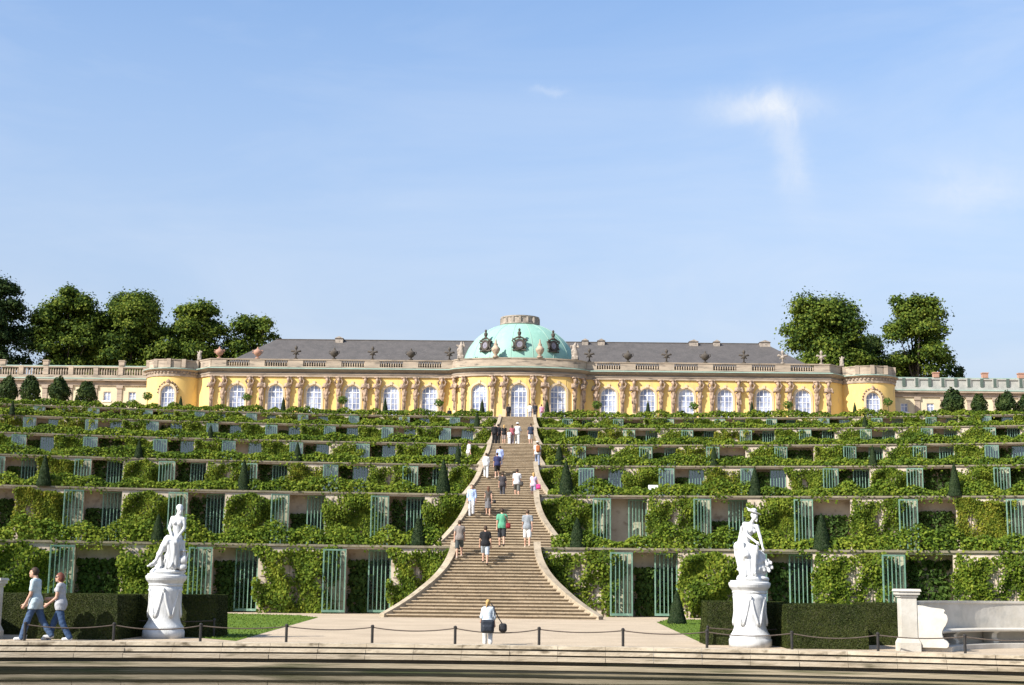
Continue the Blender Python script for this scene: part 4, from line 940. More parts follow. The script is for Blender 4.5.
UR.update({('c', t): urn_cross().mesh('trophy', MT[t], smooth=True) for t in ('bronze', 'greystone', 'redstone')})
ux = sorted(solid_x); nl = [x for x in ux if x < 0][::-1]; nr_ = [x for x in ux if x > 0]
for side, lst in (('left', nl), ('right', nr_)):
    for i, x in enumerate(lst):
        if abs(x) > 34.2: continue
        kind = 'c' if i % 2 == 0 else 'r'; mt_ = 'bronze'
        if side == 'left' and i >= 5: kind, mt_ = 'r', 'redstone'
        if side == 'right' and i >= 5: kind, mt_ = 'c', 'greystone'
        nm = 'balustrade_urn' if kind == 'r' else 'balustrade_trophy'; w = 'round urn' if kind == 'r' else 'trophy with spreading arms'; cl_ = {'bronze': 'dark stone', 'redstone': 'reddish stone', 'greystone': 'pale grey stone'}[mt_]
        o = link(nm, UR[(kind, mt_)], None, (x, YP + .08, ZB1), 0, (.8, .8, .85)); tag(o, f'{cl_} {w} on the palace balustrade, {ORD[i]} {side} of the dome', 'roof sculpture', 'sculptures on the palace balustrade')
# group sculptures around the dome
def roof_group(seed):
    g = random.Random(seed); s = SDF((-.7, -.5, 0), (.7, .5, 3.0), .05); s.box((0, 0, .2), (.36, .3, .2), .04); s.ell((0, 0, .7), (.4, .32, .5), .1); s.cone((0, 0, .7), (g.uniform(-.1, .1), 0, 1.5), .34, .24, .1); s.ell((.05, 0, 1.78), (.14, .15, .18), .06)
    for sg in (-1, 1):
        e = (sg * .42, -.1, 1.25 + g.uniform(-.1, .4)); s.cone((sg * .22, 0, 1.5), e, .1, .08, .06); s.cone(e, (sg * g.uniform(.1, .55), -.15, 1.6 + g.uniform(-.5, .5)), .08, .06, .04)
    s.cone((-.1, 0, 1.3), (.2, -.1, .5), .2, .16, .08); s.ell((-.25, -.12, 1.0), (.18, .2, .22), .08)
    return s.mesh('roof_figure', MT['greystone'])
RG = [roof_group(i) for i in range(3)]
VASE = MB(); VASE.box(-.32, .32, -.32, .32, 0, .2); VASE.lathe([(.2, .2), (.16, .35), (.3, .5), (.46, .8), (.48, 1.05), (.3, 1.25), (.2, 1.4), (.24, 1.5), (.12, 1.65), (.06, 2.05), (.01, 2.1)], 14); VASE = VASE.mesh('roof_vase', MT['stone'], smooth=True)
for px, nm, me, lb in [(461, 'roof_figure', RG[0], 'stone figure group on the parapet at the left foot of the dome'), (575, 'roof_figure', RG[1], 'stone figure group on the parapet at the right foot of the dome'), (496, 'roof_vase', VASE, 'pale stone vase before the dome between left and middle dormers'), (540, 'roof_vase', VASE, 'pale stone vase before the dome between middle and right dormers')]:
    Y0 = YP - 1 if 470 < px < 570 else YP + .2
    x = at_y(px, 350, Y0)[0]; p, d, nn = P_at(s_of_x(max(-7.2, min(7.2, x)))); o = link(nm, me, None, (p[0] - nn[0] * .1, p[1] - nn[1] * .1, ZB1), 0); tag(o, lb, 'roof sculpture', 'sculptures around the dome')
for sg in (-1, 1):
    side = 'left' if sg < 0 else 'right'
    o = link('roof_figure', RG[2], None, (sg * 36.2, YP + 1.6, ZB1), 0, (.6, .6, .6)); tag(o, f'small stone figure on the canted {side} corner of the palace roof', 'roof sculpture', 'corner roof sculptures')

# ------------------------------------------------------------------ service wings
for sg in (-1, 1):
    side = 'left' if sg < 0 else 'right'; YW = 162.0; cy0 = 366.5 if sg < 0 else 378.5; pxr = 90 if sg < 0 else 950
    zt = zrow(pxr, cy0, YW); zb = zrow(pxr, cy0 + 9, YW); zc = zrow(pxr, cy0 + 12.5, YW); ze = zrow(pxr, cy0 + 19, YW)
    wg = thing('service_wing', f'low cream service wing with balustrade {side} of the yellow palace', 'building', (sg * 54, YW, ZP), group='low wings beside the palace', world=True)
    x0, x1 = sg * 40.5, sg * 74; A, B = min(x0, x1), max(x0, x1)
    wins_ = [at_y(px, 396, YW)[0] for px in ((107, 132) if sg < 0 else (904, 930))]; stpw = abs(wins_[1] - wins_[0]); base = min(wins_, key=lambda q: abs(q)); wl_ = [base + sg * stpw * i for i in range(-0, 10)]
    wz0, wz1 = zrow(pxr, cy0 + 34, YW), zrow(pxr, cy0 + 25, YW)
    hw = .42; m = MB(); ed = sorted(wl_); cur = A
    for x in ed + [None]:
        if x is None or x + hw > B: m.box(cur, B, YW, YW + .4, ZP - .1, ze); break
        if x - hw <= A: continue
        m.box(cur, x - hw, YW, YW + .4, ZP - .1, ze); m.box(x - hw, x + hw, YW, YW + .4, ZP - .1, wz0); m.box(x - hw, x + hw, YW, YW + .4, wz1, ze); cur = x + hw
    m.build('wall', MT['cream'], wg)
    m = MB(); m.box(A, B, YW + .41, YW + 9, ZP - .1, zb - .02); m.build('rear_block', MT['cream'], wg)
    f = MB(); h_ = wz1 - wz0
    f.box(-hw - .12, hw + .12, -.08, -.002, -.12, -.002); f.box(-hw, -hw + .07, .1, .18, 0, h_); f.box(hw - .07, hw, .1, .18, 0, h_); f.box(-hw + .07, hw - .07, .1, .18, 0, .07); f.box(-hw + .07, hw - .07, .1, .18, h_ - .07, h_); f.box(-.035, .035, .1, .18, .07, h_ - .07); f.box(-hw + .07, -.035, .11, .17, h_ * .6, h_ * .6 + .04); f.box(.035, hw - .07, .11, .17, h_ * .6, h_ * .6 + .04)
    pn = MB(); pn.box(-hw + .05, hw - .05, .15, .17, .05, h_ - .05); fm, pm = f.mesh('window', MT['whitepaint']), pn.mesh('pane', MT['winglass'])
    for x in wl_:
        if A < x - hw and x + hw < B: wo = link('window', fm, wg, (x - sg * 54, 0, wz0 - ZP)); link('pane', pm, wo)
    pm_ = MB(); pm_.box(-.28, .28, -.12, -.002, 0, ze - ZP - .35); pm_.box(-.38, .38, -.2, -.002, ze - ZP - .348, ze - ZP - .003); pm_ = pm_.mesh('pilaster', MT['entab'])
    for i in range(10):
        x = base + sg * stpw * (i + .5)
        if A < x < B: link('pilaster', pm_, wg, (x - sg * 54, 0, 0))
    m = MB(); m.box(A, B, YW - .15, YW + .4, ze + .002, zc - .25); m.box(A, B, YW - .5, YW + .4, zc - .248, zc - .05); m.build('entablature', MT['entab'], wg)
    m = MB(); m.box(A, B, YW - .55, YW + .4, zc - .047, zc + .06); m.build('cornice_flashing', MT['flash'], wg)
    m = MB(); m.box(A, B, YW - .12, YW + .25, zc + .063, zb + .06); m.box(A, B, YW - .14, YW + .27, zt - .16, zt)
    x = A + .2
    while x < B - .1:
        m.lathe([(.07, zb + .061), (.11, (zb + zt) / 2 - .1), (.06, zt - .161)], 6, (x, YW + .06, 0)); x += .3
    x = base - sg * stpw * .5
    for i in range(12):
        q = x + sg * stpw * i
        if A < q < B: m.box(q - .28, q + .28, YW - .16, YW + .29, zb + .062, zt + (.05 if i % 2 else .02))
    m.build('balustrade', MT['entab'] if sg < 0 else MT['palepanel'], wg)
    if sg > 0:
        m = MB(); m.box(A, B, YW - .03, YW + .15, zb + .065, zt - .165); m.build('balustrade_panel', MT['palepanel'], wg)
        m = MB(); x = base - sg * stpw * .5; m.box(-.17, .17, -.19, -.035, zb + .07 - ZP, zt - .002 - ZP); bp_ = m.mesh('balustrade_post', MT['bronzegreen'])
        for i in range(24):
            q = x + sg * stpw * .5 * i
            if A < q < B: link('balustrade_post', bp_, wg, (q - sg * 54, 0, 0))
    m = MB(); m.box(A, B, YW - .145, YW + .28, zt + .003, zt + .09); m.build('balustrade_flashing', MT['flash'], wg)
    for i, px in enumerate((3, 46, 122) if sg < 0 else (936, 985, 1021)):
        x = at_y(px, cy0, YW)[0]; v = MB(); v.box(-.32, .32, -.28, .28, 0, .5); v.box(-.38, .38, -.34, .34, .502, .62)
        o = v.build('pedestal_block', MT['entab'] if sg < 0 else MT['redstone']); o.location = (x, YW + .06, zt + .09); tag(o, f'stone block on the {side} wing balustrade, {ORD[(2 - i) if sg < 0 else i]} from the palace', 'stone block', 'blocks on the wing balustrades')

# ------------------------------------------------------------------ trees behind
def tree(px, top, wpx, Y, seed, label, mat='tree', nclump=60, lean=0, dens=310, ls=.36, base_frac=.16, group='tall trees behind the palace'):
    g = random.Random(seed); g_ = np.random.default_rng(seed); pt = at_y(px, top, Y); h = pt[2] - ZP; rw = wpx / pxm(Y, ZP) / 2; x0 = pt[0]
    o = thing('tree', label, 'tree', (x0, Y, ZP), 0, group)
    zc0, zc1 = h * base_frac, h; cl = []
    tries = 0
    while len(cl) < nclump and tries < 5000:
        tries += 1; u = g.uniform(0, 1); z = zc0 + (zc1 - zc0) * u; env = max(.25, 1 - abs(1.75 * u - .75) ** 2.6) ** .5; a = g.uniform(0, 6.28); rad = math.sqrt(g.random()); x = rad * math.cos(a) * rw * env; y = rad * math.sin(a) * rw * env
        rc = rw * g.uniform(.19, .36) * (.75 + .3 * env)
        if z + rc > h: z = h - rc * g.uniform(.7, 1.2)
        if abs(math.sin(a * 2.5 + u * 5 + seed)) * .55 + .45 < rad * g.uniform(.75, 1.1): continue
        if all((x - c[0]) ** 2 + (y - c[1]) ** 2 + (z - c[2]) ** 2 > (.31 * (rc + c[3])) ** 2 for c in cl): cl.append((x * .9 + lean * u, y * .9, z, rc))
    P = []; NN = []
    for x, y, z, rc in cl:
        n = int(dens * (rc / 1.15) ** 2); v = g_.normal(0, 1, (n, 3)); v /= np.linalg.norm(v, axis=1)[:, None]; v[:, 2] = np.where(v[:, 2] < -.3, -v[:, 2] * .6, v[:, 2])
        r = rc * np.where(g_.uniform(0, 1, n) < .13, g_.uniform(1.0, 1.55, n), (g_.uniform(.35, 1.15, n)) ** .55); P.append(np.array([x, y, z]) + v * r[:, None] * np.array([1.05, 1.05, 1.0])); NN.append(v + np.array([0, 0, .3]))
    link('crown', leaf_cloud('crown', np.concatenate(P), np.concatenate(NN), ls, MT[mat], .5, g_), o)
    m = MB(); tr = .035 * h * .75; m.tube([(0, 0, 0), (.1, 0, h * .2), (lean * .3, 0, h * .45), (lean * .6, .1, h * .75)], [tr, tr * .8, tr * .55, tr * .2], 9)
    for x, y, z, rc in g.sample(cl, min(16, len(cl))): m.tube([(lean * .15, 0, max(h * .18, z * .5)), (x * .5, y * .5, z * .78), (x, y, z)], [tr * .35, tr * .2, tr * .06], 5)
    m.build('trunk', MT['bark'], o); return o
tree(0, 280, 72, 182, 11, 'darkest tall tree cut by the left edge behind the wing', 'treedark', 80)
tree(70, 288, 80, 186, 32, 'tall broad green tree behind the left wing, second from left', 'tree', 95)
tree(134, 293, 84, 188, 13, 'tall green tree behind the left wing in the middle of the row', 'tree', 95)
tree(196, 304, 72, 188, 14, 'rounded green tree behind the left end pavilion', 'tree', 85)
tree(253, 317, 66, 190, 15, 'lower green tree behind the left hip of the slate roof', 'tree', 70)
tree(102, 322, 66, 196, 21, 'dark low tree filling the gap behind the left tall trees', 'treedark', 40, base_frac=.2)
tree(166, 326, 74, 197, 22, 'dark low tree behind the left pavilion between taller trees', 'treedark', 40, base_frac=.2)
tree(824, 301, 106, 186, 16, 'broad tall green tree behind the right half of the palace', 'tree', 105)
tree(914, 297, 76, 186, 17, 'tallest loose green tree behind the right pavilion', 'tree', 84)
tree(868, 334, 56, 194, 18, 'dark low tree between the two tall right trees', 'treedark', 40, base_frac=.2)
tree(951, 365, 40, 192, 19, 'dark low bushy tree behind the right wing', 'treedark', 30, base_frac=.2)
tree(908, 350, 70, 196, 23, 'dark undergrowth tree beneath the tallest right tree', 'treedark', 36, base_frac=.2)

# ------------------------------------------------------------------ clipped hedges at the front
def hedge_block(x0, x1, y0, y1, h, label, seed, bat=.03):
    m = MB(); g_ = np.random.default_rng(seed); wb = Wob(seed, 3.0)
    def pt(u, v, w):
        x = x0 + (x1 - x0) * u; y = y0 + (y1 - y0) * v; z = h * w
        b = bat * w; x += b * (1 - 2 * u); y += b * (1 - 2 * v); d = .02 * float(wb(x, y, z)) ; return (x + d, y + d, z + d * .5 * w)
    nx, ny, nz = max(2, int((x1 - x0) / .12)), max(2, int((y1 - y0) / .15)), 9
    def face(fn, a, b):
        vs = [fn(i / a, j / b) for j in range(b + 1) for i in range(a + 1)]; m.add(vs, [(j * (a + 1) + i, j * (a + 1) + i + 1, (j + 1) * (a + 1) + i + 1, (j + 1) * (a + 1) + i) for j in range(b) for i in range(a)])
    face(lambda u, v: pt(u, 0, v), nx, nz); face(lambda u, v: pt(1 - u, 1, v), nx, nz); face(lambda u, v: pt(0, 1 - u, v), ny, nz); face(lambda u, v: pt(1, u, v), ny, nz); face(lambda u, v: pt(u, v, 1), nx, ny)
    V, Q = np.array(m.v), np.array(m.f); o = thing('clipped_hedge', label, 'hedge', ((x0 + x1) / 2, y0, 0), 0, 'clipped box hedges by the basin', world=True)
    org = tuple(o['_w']); m.build('hedge_body', MT['hedgecore'], o, smooth=True)
    a = (x1 - x0) * h + (y1 - y0) * h * 2 + (x1 - x0) * (y1 - y0); lm = surf_leaves('foliage', V - np.array(org), Q, int(3600 * a), .034, MT['hedgeleaf'], seed, .5); link('foliage', lm, o)
def gx(px, Y): return float(at_y(px, 640, Y)[0])
hedge_block(gx(28, 35.9), gx(116, 35.9), 35.9, 38.2, 1.10, 'projecting clipped hedge block behind the walking couple', 1)
hedge_block(gx(118, 38.1), gx(215, 38.1), 38.1, 39.6, 1.10, 'clipped hedge set back behind the left marble statue', 2)
hedge_block(gx(-40, 38.1), gx(27, 38.1), 38.25, 39.6, 1.08, 'clipped hedge set back beside the left stone bench pier', 3)
hedge_block(gx(707, 37.3), gx(790, 37.3), 37.3, 38.8, 1.10, 'clipped hedge set back behind the right marble statue', 4)
hedge_block(gx(786, 35.9), gx(867, 35.9), 35.75, 38.6, 1.07, 'projecting clipped hedge block right of the right marble statue', 5)
hedge_block(gx(862, 38.5), gx(925, 38.5), 38.5, 39.6, 1.10, 'shaded clipped hedge beside the right stone bench pier', 6)

# ------------------------------------------------------------------ marble statues on round pedestals
def pedestal(label, x, y, rot):
    o = thing('statue_pedestal', label, 'pedestal', (x, y, 0), 0, 'round statue pedestals')
    m = MB(); m.lathe([(.58, 0), (.58, .19), (.555, .21), (.555, .25), (.56, .27), (.53, .31), (.485, .37), (.45, .44), (.43, .52), (.425, .6), (.435, .9), (.455, 1.2), (.46, 1.33)], 48)
    m.build('shaft', MT['marble'], o, smooth=True)
    c = MB(); c.lathe([(.455, 1.331), (.48, 1.36), (.47, 1.40), (.50, 1.44), (.545, 1.49), (.57, 1.55), (.57, 1.60), (.52, 1.625), (.52, 1.66)], 48); c.build('cornice', MT['marble'], o)
    s = MB()
    for a0 in range(0, 360, 60):
        for sg in (-1, 1):
            pts = []
            for i in range(9):
                t = i / 8; a = R(a0 - 90 + rot + sg * (4 + 24 * t ** 1.4)); z = 1.25 - .72 * t; rr = .437 + .012 * math.sin(t * 9) + .02 * max(0, .25 - t); pts.append((rr * math.cos(a), rr * math.sin(a), z))
            s.tube(pts, [.022, .028, .032, .036, .038, .036, .034, .04, .03], 7)
        a = R(a0 - 90 + rot); s.lathe([(.0, -.08), (.07, 0), (.0, .08)], 8, (.455 * math.cos(a), .455 * math.sin(a), 1.24))
    s.build('garland', MT['marble'], o, smooth=True); o.scale = (.93, .93, 1); return o
pL = at_z(163, 640); xL = float(at_y(163, 640, 37.3)[0]); pedestal('white round marble pedestal with swags under the left statue', xL, 37.3, 8)
xR = float(at_y(750.5, 646, 36.5)[0]); pedestal('white round marble pedestal with swags under the right statue', xR, 36.5, -6)
def face_bits(s, c, f, sc=1.0, tilt=0):
    """nose, chin and brow on a head at c, facing unit vector f (xy)"""
    c = np.array(c); f = np.array([f[0], f[1], tilt], float); f /= np.linalg.norm(f); sd_ = np.array([f[1], -f[0], 0]); up = np.array([0, 0, 1.0])
    s.cone(c + f * .092 * sc + up * .01 * sc, c + f * .108 * sc - up * .022 * sc, .010 * sc, .015 * sc, .008); s.ell(c + f * .07 * sc - up * .085 * sc, (.03 * sc,) * 3, .03); s.cone(c + f * .085 * sc + up * .03 * sc - sd_ * .035 * sc, c + f * .085 * sc + up * .03 * sc + sd_ * .035 * sc, .012 * sc, .012 * sc, .012)
    s.cone(c + f * .092 * sc - up * .052 * sc - sd_ * .02 * sc, c + f * .092 * sc - up * .052 * sc + sd_ * .02 * sc, .008 * sc, .008 * sc, .006)
def fingers(s, wrist, d, n, sc=1.0, curl=.5):
    """palm and five fingers from the wrist along d, n is the palm normal"""
    d = np.array(d, float); d /= np.linalg.norm(d); n = np.array(n, float); n -= d * (n @ d); n /= np.linalg.norm(n); t = np.cross(d, n); w = np.array(wrist, float)
    s.ell(w + d * .05 * sc, (.035 * sc,) * 3, .02); s.cone(w, w + d * .08 * sc, .026 * sc, .036 * sc, .015)
    for i, l in enumerate((.068, .078, .072, .055)):
        b = w + d * .085 * sc + t * (i - 1.5) * .022 * sc; m_ = b + (d * math.cos(curl * .6) + n * math.sin(curl * .6)) * l * .55 * sc; e = m_ + (d * math.cos(curl * 1.6) + n * math.sin(curl * 1.6)) * l * .5 * sc
        s.cone(b, m_, .0105 * sc, .0095 * sc, .004); s.cone(m_, e, .0095 * sc, .008 * sc, .004)
    b = w + d * .03 * sc - t * .03 * sc; s.cone(b, b + (d * .6 - t * .6 + n * .3) * .06 * sc, .013 * sc, .010 * sc, .006); s.cone(b + (d * .6 - t * .6 + n * .3) * .06 * sc, b + (d * .9 - t * .45 + n * .5) * .085 * sc, .010 * sc, .008 * sc, .004)
def folds(z0, z1, amp, freq, sx=1, sz=.35, ph=0):
    def fn(X, Y, Z):
        m = np.clip((Z - z0) / .1, 0, 1) * np.clip((z1 - Z) / .12, 0, 1); return m * amp * np.sin(freq * (X * sx + Y * .6 + Z * sz) + 2.2 * np.sin(5 * Z + 4 * X + ph))
    return fn
def statue_left():
    s = SDF((-.55, -.62, 0), (.72, .5, 1.95), .0125); s.ell((.06, 0, .05), (.46, .43, .12), .03); s.ell((.14, .08, .32), (.28, .30, .34), .06); s.ell((.2, .1, .58), (.22, .24, .26), .06)
    s.warp(lambda X, Y, Z: .024 * np.sin(16 * X + 3 * np.sin(9 * Z)) * np.sin(15 * Z + 6 * Y) * (Z < .75))
    h = (.33, -.10, 1.68); s.ell(h, (.074, .092, .112), .015, (-.25, 'Y')); face_bits(s, h, (.45, -.9), .95, -.45); s.ell((.30, -.03, 1.73), (.092, .10, .092), .015); s.ell((.25, .06, 1.69), (.05, .055, .05), .015); s.cone((.26, .0, 1.62), (.22, -.04, 1.45), .03, .02, .02)
    s.cone((.31, -.05, 1.61), (.29, -.01, 1.48), .048, .06, .03); s.ell((.27, -.02, 1.35), (.15, .10, .18), .05, (.12, 'Y')); s.cone((.14, 0, 1.44), (.41, -.02, 1.42), .068, .065, .04); s.ell((.21, -.10, 1.33), (.06, .052, .06), .02); s.ell((.335, -.10, 1.32), (.06, .052, .06), .02)
    s.ell((.25, -.01, 1.14), (.115, .095, .18), .05); s.ell((.22, .0, .95), (.165, .15, .15), .05)
    s.cone((.12, 0, 1.45), (.06, -.05, 1.19), .056, .044, .02); s.cone((.06, -.05, 1.19), (.19, -.27, .95), .043, .03, .015); fingers(s, (.19, -.27, .95), (.3, -.3, -.6), (.4, .4, 0), .95, .4)
    s.cone((.43, -.02, 1.43), (.45, -.06, 1.18), .055, .043, .02); s.cone((.45, -.06, 1.18), (.36, -.27, .97), .042, .029, .015); fingers(s, (.36, -.27, .97), (-.3, -.3, -.6), (-.4, .4, 0), .95, .4)
    k1, a1 = (.10, -.34, .82), (-.20, -.34, .30); s.cone((.16, -.02, .93), k1, .10, .078, .04); s.cone(k1, a1, .074, .042, .02); s.ell((.0, -.33, .66), (.055, .07, .12), .03, (-.5, 'Y')); s.cone(a1, (-.36, -.40, .19), .044, .026, .02); s.cone((-.18, -.32, .27), (-.30, -.35, .19), .045, .03, .02)
    k2, a2 = (.31, -.38, .80), (.27, -.36, .30); s.cone((.30, -.02, .93), k2, .10, .078, .04); s.cone(k2, a2, .074, .045, .02); s.cone(a2, (.24, -.50, .17), .045, .028, .02)
    # cloth over the lap: thin ridged tubes falling to the left and between the knees
    g = random.Random(5)
    s.ell((.2, -.10, .90), (.22, .20, .085), .04)
    for q in range(9):
        t = q / 8; x0, y0 = .05 - .10 * t, -.12 + .16 * t; s.cone((x0, y0, .96 - .05 * t), (-.10 - .10 * t + g.uniform(-.02, .02), y0 - .05, .62 - .1 * t), .05, .035, .018); s.cone((-.10 - .10 * t, y0 - .05, .62 - .1 * t), (-.10 - .12 * t + g.uniform(-.03, .03), y0 - .04, .16), .04, .05, .018)
    for q in range(6): x = .16 + .045 * q; s.cone((x, -.36, .80), (x - .04 + g.uniform(-.02, .02), -.33, .16), .038, .048, .014)
    for q in range(5): s.cone((.36 + .02 * q, -.30 + .07 * q, .84), (.38 + .025 * q, -.24 + .08 * q, .18), .04, .055, .016)
    # small urn at her side
    s.ell((.52, -.22, .36), (.095, .095, .13), .015); s.cone((.52, -.22, .48), (.52, -.22, .58), .045, .04, .01); s.ell((.52, -.22, .60), (.085, .085, .02), .006); s.cone((.60, -.22, .35), (.61, -.22, .53), .022, .022, .01); s.ell((.5, -.22, .17), (.11, .1, .09), .02)
    s.warp(folds(.15, .92, .007, 46)); return s.mesh('statue', MT['marble'])
o = link('marble_statue', statue_left(), None, (xL - .03, 37.3, 1.655)); o.rotation_euler = (0, 0, 0); tag(o, 'white marble statue of a seated woman leaning on her knees, left pedestal', 'statue', 'white marble statues')
def statue_right():
    s = SDF((-.62, -.62, 0), (.72, .5, 2.0), .0125); s.ell((.06, 0, .05), (.46, .43, .12), .03); s.ell((.14, .0, .32), (.34, .32, .34), .05); s.ell((.20, -.05, .58), (.22, .22, .2), .05); s.ell((-.02, .12, .42), (.15, .2, .34), .05)
    s.warp(lambda X, Y, Z: .026 * np.sin(15 * X + 3 * np.sin(8 * Z)) * np.sin(14 * Z + 6 * Y) * (Z < .75))
    h = (.14, -.16, 1.62); s.ell(h, (.074, .092, .112), .015, (.3, 'Y')); face_bits(s, h, (.55, -.8), .95, -.7); s.ell((.11, -.11, 1.66), (.086, .095, .086), .015)
    s.ell((.13, -.14, 1.725), (.19, .18, .018), .008, (.30, 'Y')); s.ell((.11, -.12, 1.78), (.092, .095, .06), .02); s.ell((.0, -.05, 1.80), (.05, .05, .035), .015); s.cone((.0, -.10, 1.78), (-.07, -.06, 1.86), .022, .012, .01)
    s.cone((.10, -.11, 1.55), (.04, -.04, 1.43), .048, .06, .03); s.ell((-.01, -.02, 1.30), (.15, .11, .18), .05, (.35, 'Y')); s.cone((-.13, .0, 1.43), (.19, -.06, 1.37), .064, .06, .04); s.ell((.02, -.12, 1.27), (.06, .052, .06), .02); s.ell((.12, -.12, 1.25), (.055, .05, .055), .02)
    s.ell((-.09, 0, 1.08), (.12, .10, .18), .05, (.35, 'Y')); s.ell((-.16, 0, .90), (.165, .155, .15), .05)
    s.cone((.20, -.06, 1.38), (.27, -.16, 1.10), .055, .043, .02); s.cone((.27, -.16, 1.10), (.31, -.30, .84), .042, .03, .015); fingers(s, (.31, -.30, .84), (.2, -.2, -.8), (-.4, .2, 0), .95, .5)
    s.cone((-.14, 0, 1.42), (-.11, -.17, 1.16), .056, .045, .02); s.cone((-.11, -.17, 1.16), (.12, -.30, .98), .043, .03, .015); fingers(s, (.12, -.30, .98), (.7, -.3, -.4), (0, .3, -.6), .95, .5)
    k1, a1 = (.12, -.34, .80), (.06, -.36, .30); s.cone((-.12, -.05, .88), k1, .105, .078, .04); s.cone(k1, a1, .074, .043, .02); s.cone(a1, (.06, -.52, .18), .044, .028, .02)
    k2, a2 = (-.16, -.36, .64), (-.26, -.05, .36); s.cone((-.2, 0, .86), k2, .105, .078, .04); s.cone(k2, a2, .074, .045, .02); s.cone(a2, (-.34, .05, .28), .045, .028, .02)
    g = random.Random(9)
    s.ell((-.33, -.02, .86), (.12, .14, .13), .04)
    for q in range(9):
        t = q / 8; x0, y0 = -.22 - .17 * t, -.2 + .24 * t; s.cone((x0, y0, .96 - .08 * t), (x0 + .02 + g.uniform(-.03, .03), y0 - .03, .64), .042, .036, .012); s.cone((x0 + .02, y0 - .03, .64), (-.16 - .05 * t + g.uniform(-.05, .05), y0 - .06, .16), .036, .055, .012)
    for q in range(6): x = -.14 + .05 * q; s.cone((x + .02, -.32, .78), (x - .03 + g.uniform(-.03, .03), -.34, .15), .038, .052, .014)
    for q in range(4): s.cone((.10 - .1 * q, .06, 1.45 - .03 * q), (-.16 - .04 * q, .13, .95), .035, .05, .02)
    for i, (x, z) in enumerate([(.43, .42), (.50, .35), (.44, .30), (.52, .45), (.40, .5), (.37, .36), (.48, .26), (.56, .34), (.47, .5), (.35, .28)]):
        for q in range(5): a = q * 1.257 + i; s.ell((x + .03 * math.cos(a), -.25 + .04 * (i % 3), z + .03 * math.sin(a)), (.026, .022, .026), .006)
    s.warp(folds(.15, .92, .007, 46, 1, .3, 1.0)); return s.mesh('statue', MT['marble'])
o = link('marble_statue', statue_right(), None, (xR + .02, 36.5, 1.655)); o.scale = (.92, .95, 1); tag(o, 'white marble statue of a bending figure in a broad hat, right pedestal', 'statue', 'white marble statues')

# ------------------------------------------------------------------ stone benches
def pier(parent, x, y, h=1.5, w=.2, rot=0):
    m = MB()
    def rb(a, z0, z1, ch=.012):
        m.hexa([(x - a, y - a, z0), (x + a, y - a, z0), (x + a, y + a, z0), (x - a, y + a, z0), (x - a + ch, y - a + ch, z1), (x + a - ch, y - a + ch, z1), (x + a - ch, y + a - ch, z1), (x - a + ch, y + a - ch, z1)])
    rb(w + .05, 0, .2, .0); rb(w + .05, .201, .34, .06); rb(w - .01, .341, h - .2, .0); rb(w + .02, h - .199, h - .14, -.0); rb(w + .06, h - .139, h - .06, .0); rb(w + .09, h - .059, h, .02)
    p = MB(); p.box(x - w * .6, x + w * .6, y - w + .0, y - w + .009 + .0, .45, h - .3)
    o = m.build('end_pier', MT['bench'], parent); return o
def bench(cx, cy, rr, a_end, label, a_vis, sgn):
    o = thing('exedra_bench', label, 'stone bench', (cx, cy + rr, 0), 0, 'curved stone benches by the basin', world=True)
    n = 48; A = [math.pi - a_end + (2 * a_end - math.pi) * i / n for i in range(n + 1)]; pts = [(cx + math.cos(a) * rr, cy + math.sin(a) * rr) for a in A]; nr = [(-math.cos(a), -math.sin(a)) for a in A]
    def sw(pr, name): m = MB(); m.sweep(pts, nr, pr); return m.build(name, MT['bench'], o)
    sw([(-.18, .12), (-.18, 1.12), (-.21, 1.14), (-.21, 1.2), (.02, 1.2), (.02, 1.14), (-.005, 1.12), (.0, .12)], 'backrest')
    sw([(.002, .42), (.50, .42), (.54, .45), (.54, .48), (.50, .505), (.002, .505)], 'seat'); sw([(-.25, -.02), (.75, -.02), (.75, .12), (-.25, .12)], 'plinth')
    for q in (.16, .30, .44, .56, .70, .84):
        a = math.pi - a_end + (2 * a_end - math.pi) * q; ca, sa = math.cos(a), math.sin(a); m = MB(); vs = []
        prf_ = [(.05, .121), (.40, .121), (.42, .2), (.34, .26), (.36, .36), (.46, .419), (.05, .419)]
        for t in (-.09, .09):
            for u, z in prf_: vs.append((cx + ca * (rr - u) - sa * t, cy + sa * (rr - u) + ca * t, z))
        k = len(prf_); m.add(vs, [tuple(range(k)), tuple(range(2 * k - 1, k - 1, -1))] + [(i, (i + 1) % k, k + (i + 1) % k, k + i) for i in range(k)]); m.build('bench_foot', MT['bench'], o)
    for a, sg in ((a_end, 1), (math.pi - a_end, -1)):
        ca, sa = math.cos(a), math.sin(a); m = MB(); vs = []
        prf_ = [(-.1, .1), (.64, .1), (.68, .13), (.69, .2), (.65, .26), (.585, .30), (.55, .36), (.535, .43), (.545, .5), (.58, .57), (.63, .64), (.67, .72), (.685, .79), (.675, .86), (.645, .905), (.61, .92), (.60, .95), (.63, .985), (.60, 1.02), (.5, 1.035), (.3, 1.055), (.1, 1.1), (-.1, 1.12)]
        for t in (-.14, .14):
            for u, z in prf_: vs.append((cx + ca * (rr - u) - sa * (t + sg * .0), cy + sa * (rr - u) + ca * t, z))
        k = len(prf_); m.add(vs, [tuple(range(k)), tuple(range(2 * k - 1, k - 1, -1))] + [(i, (i + 1) % k, k + (i + 1) % k, k + i) for i in range(k)]); m.build('scroll_arm', MT['bench'], o)
        pier(o, cx + ca * (rr + .27) - sa * (sg * .05), cy + sa * (rr + .27) + ca * (sg * .05))
    return o
bench(16.14, 33.5, 5.25, R(160), 'curved white stone bench with pier and scroll arm at the right edge', 0, 1)
bench(-16.95, 33.6, 5.25, R(160), 'curved stone bench of which the left frame edge shows one pier', 0, -1)

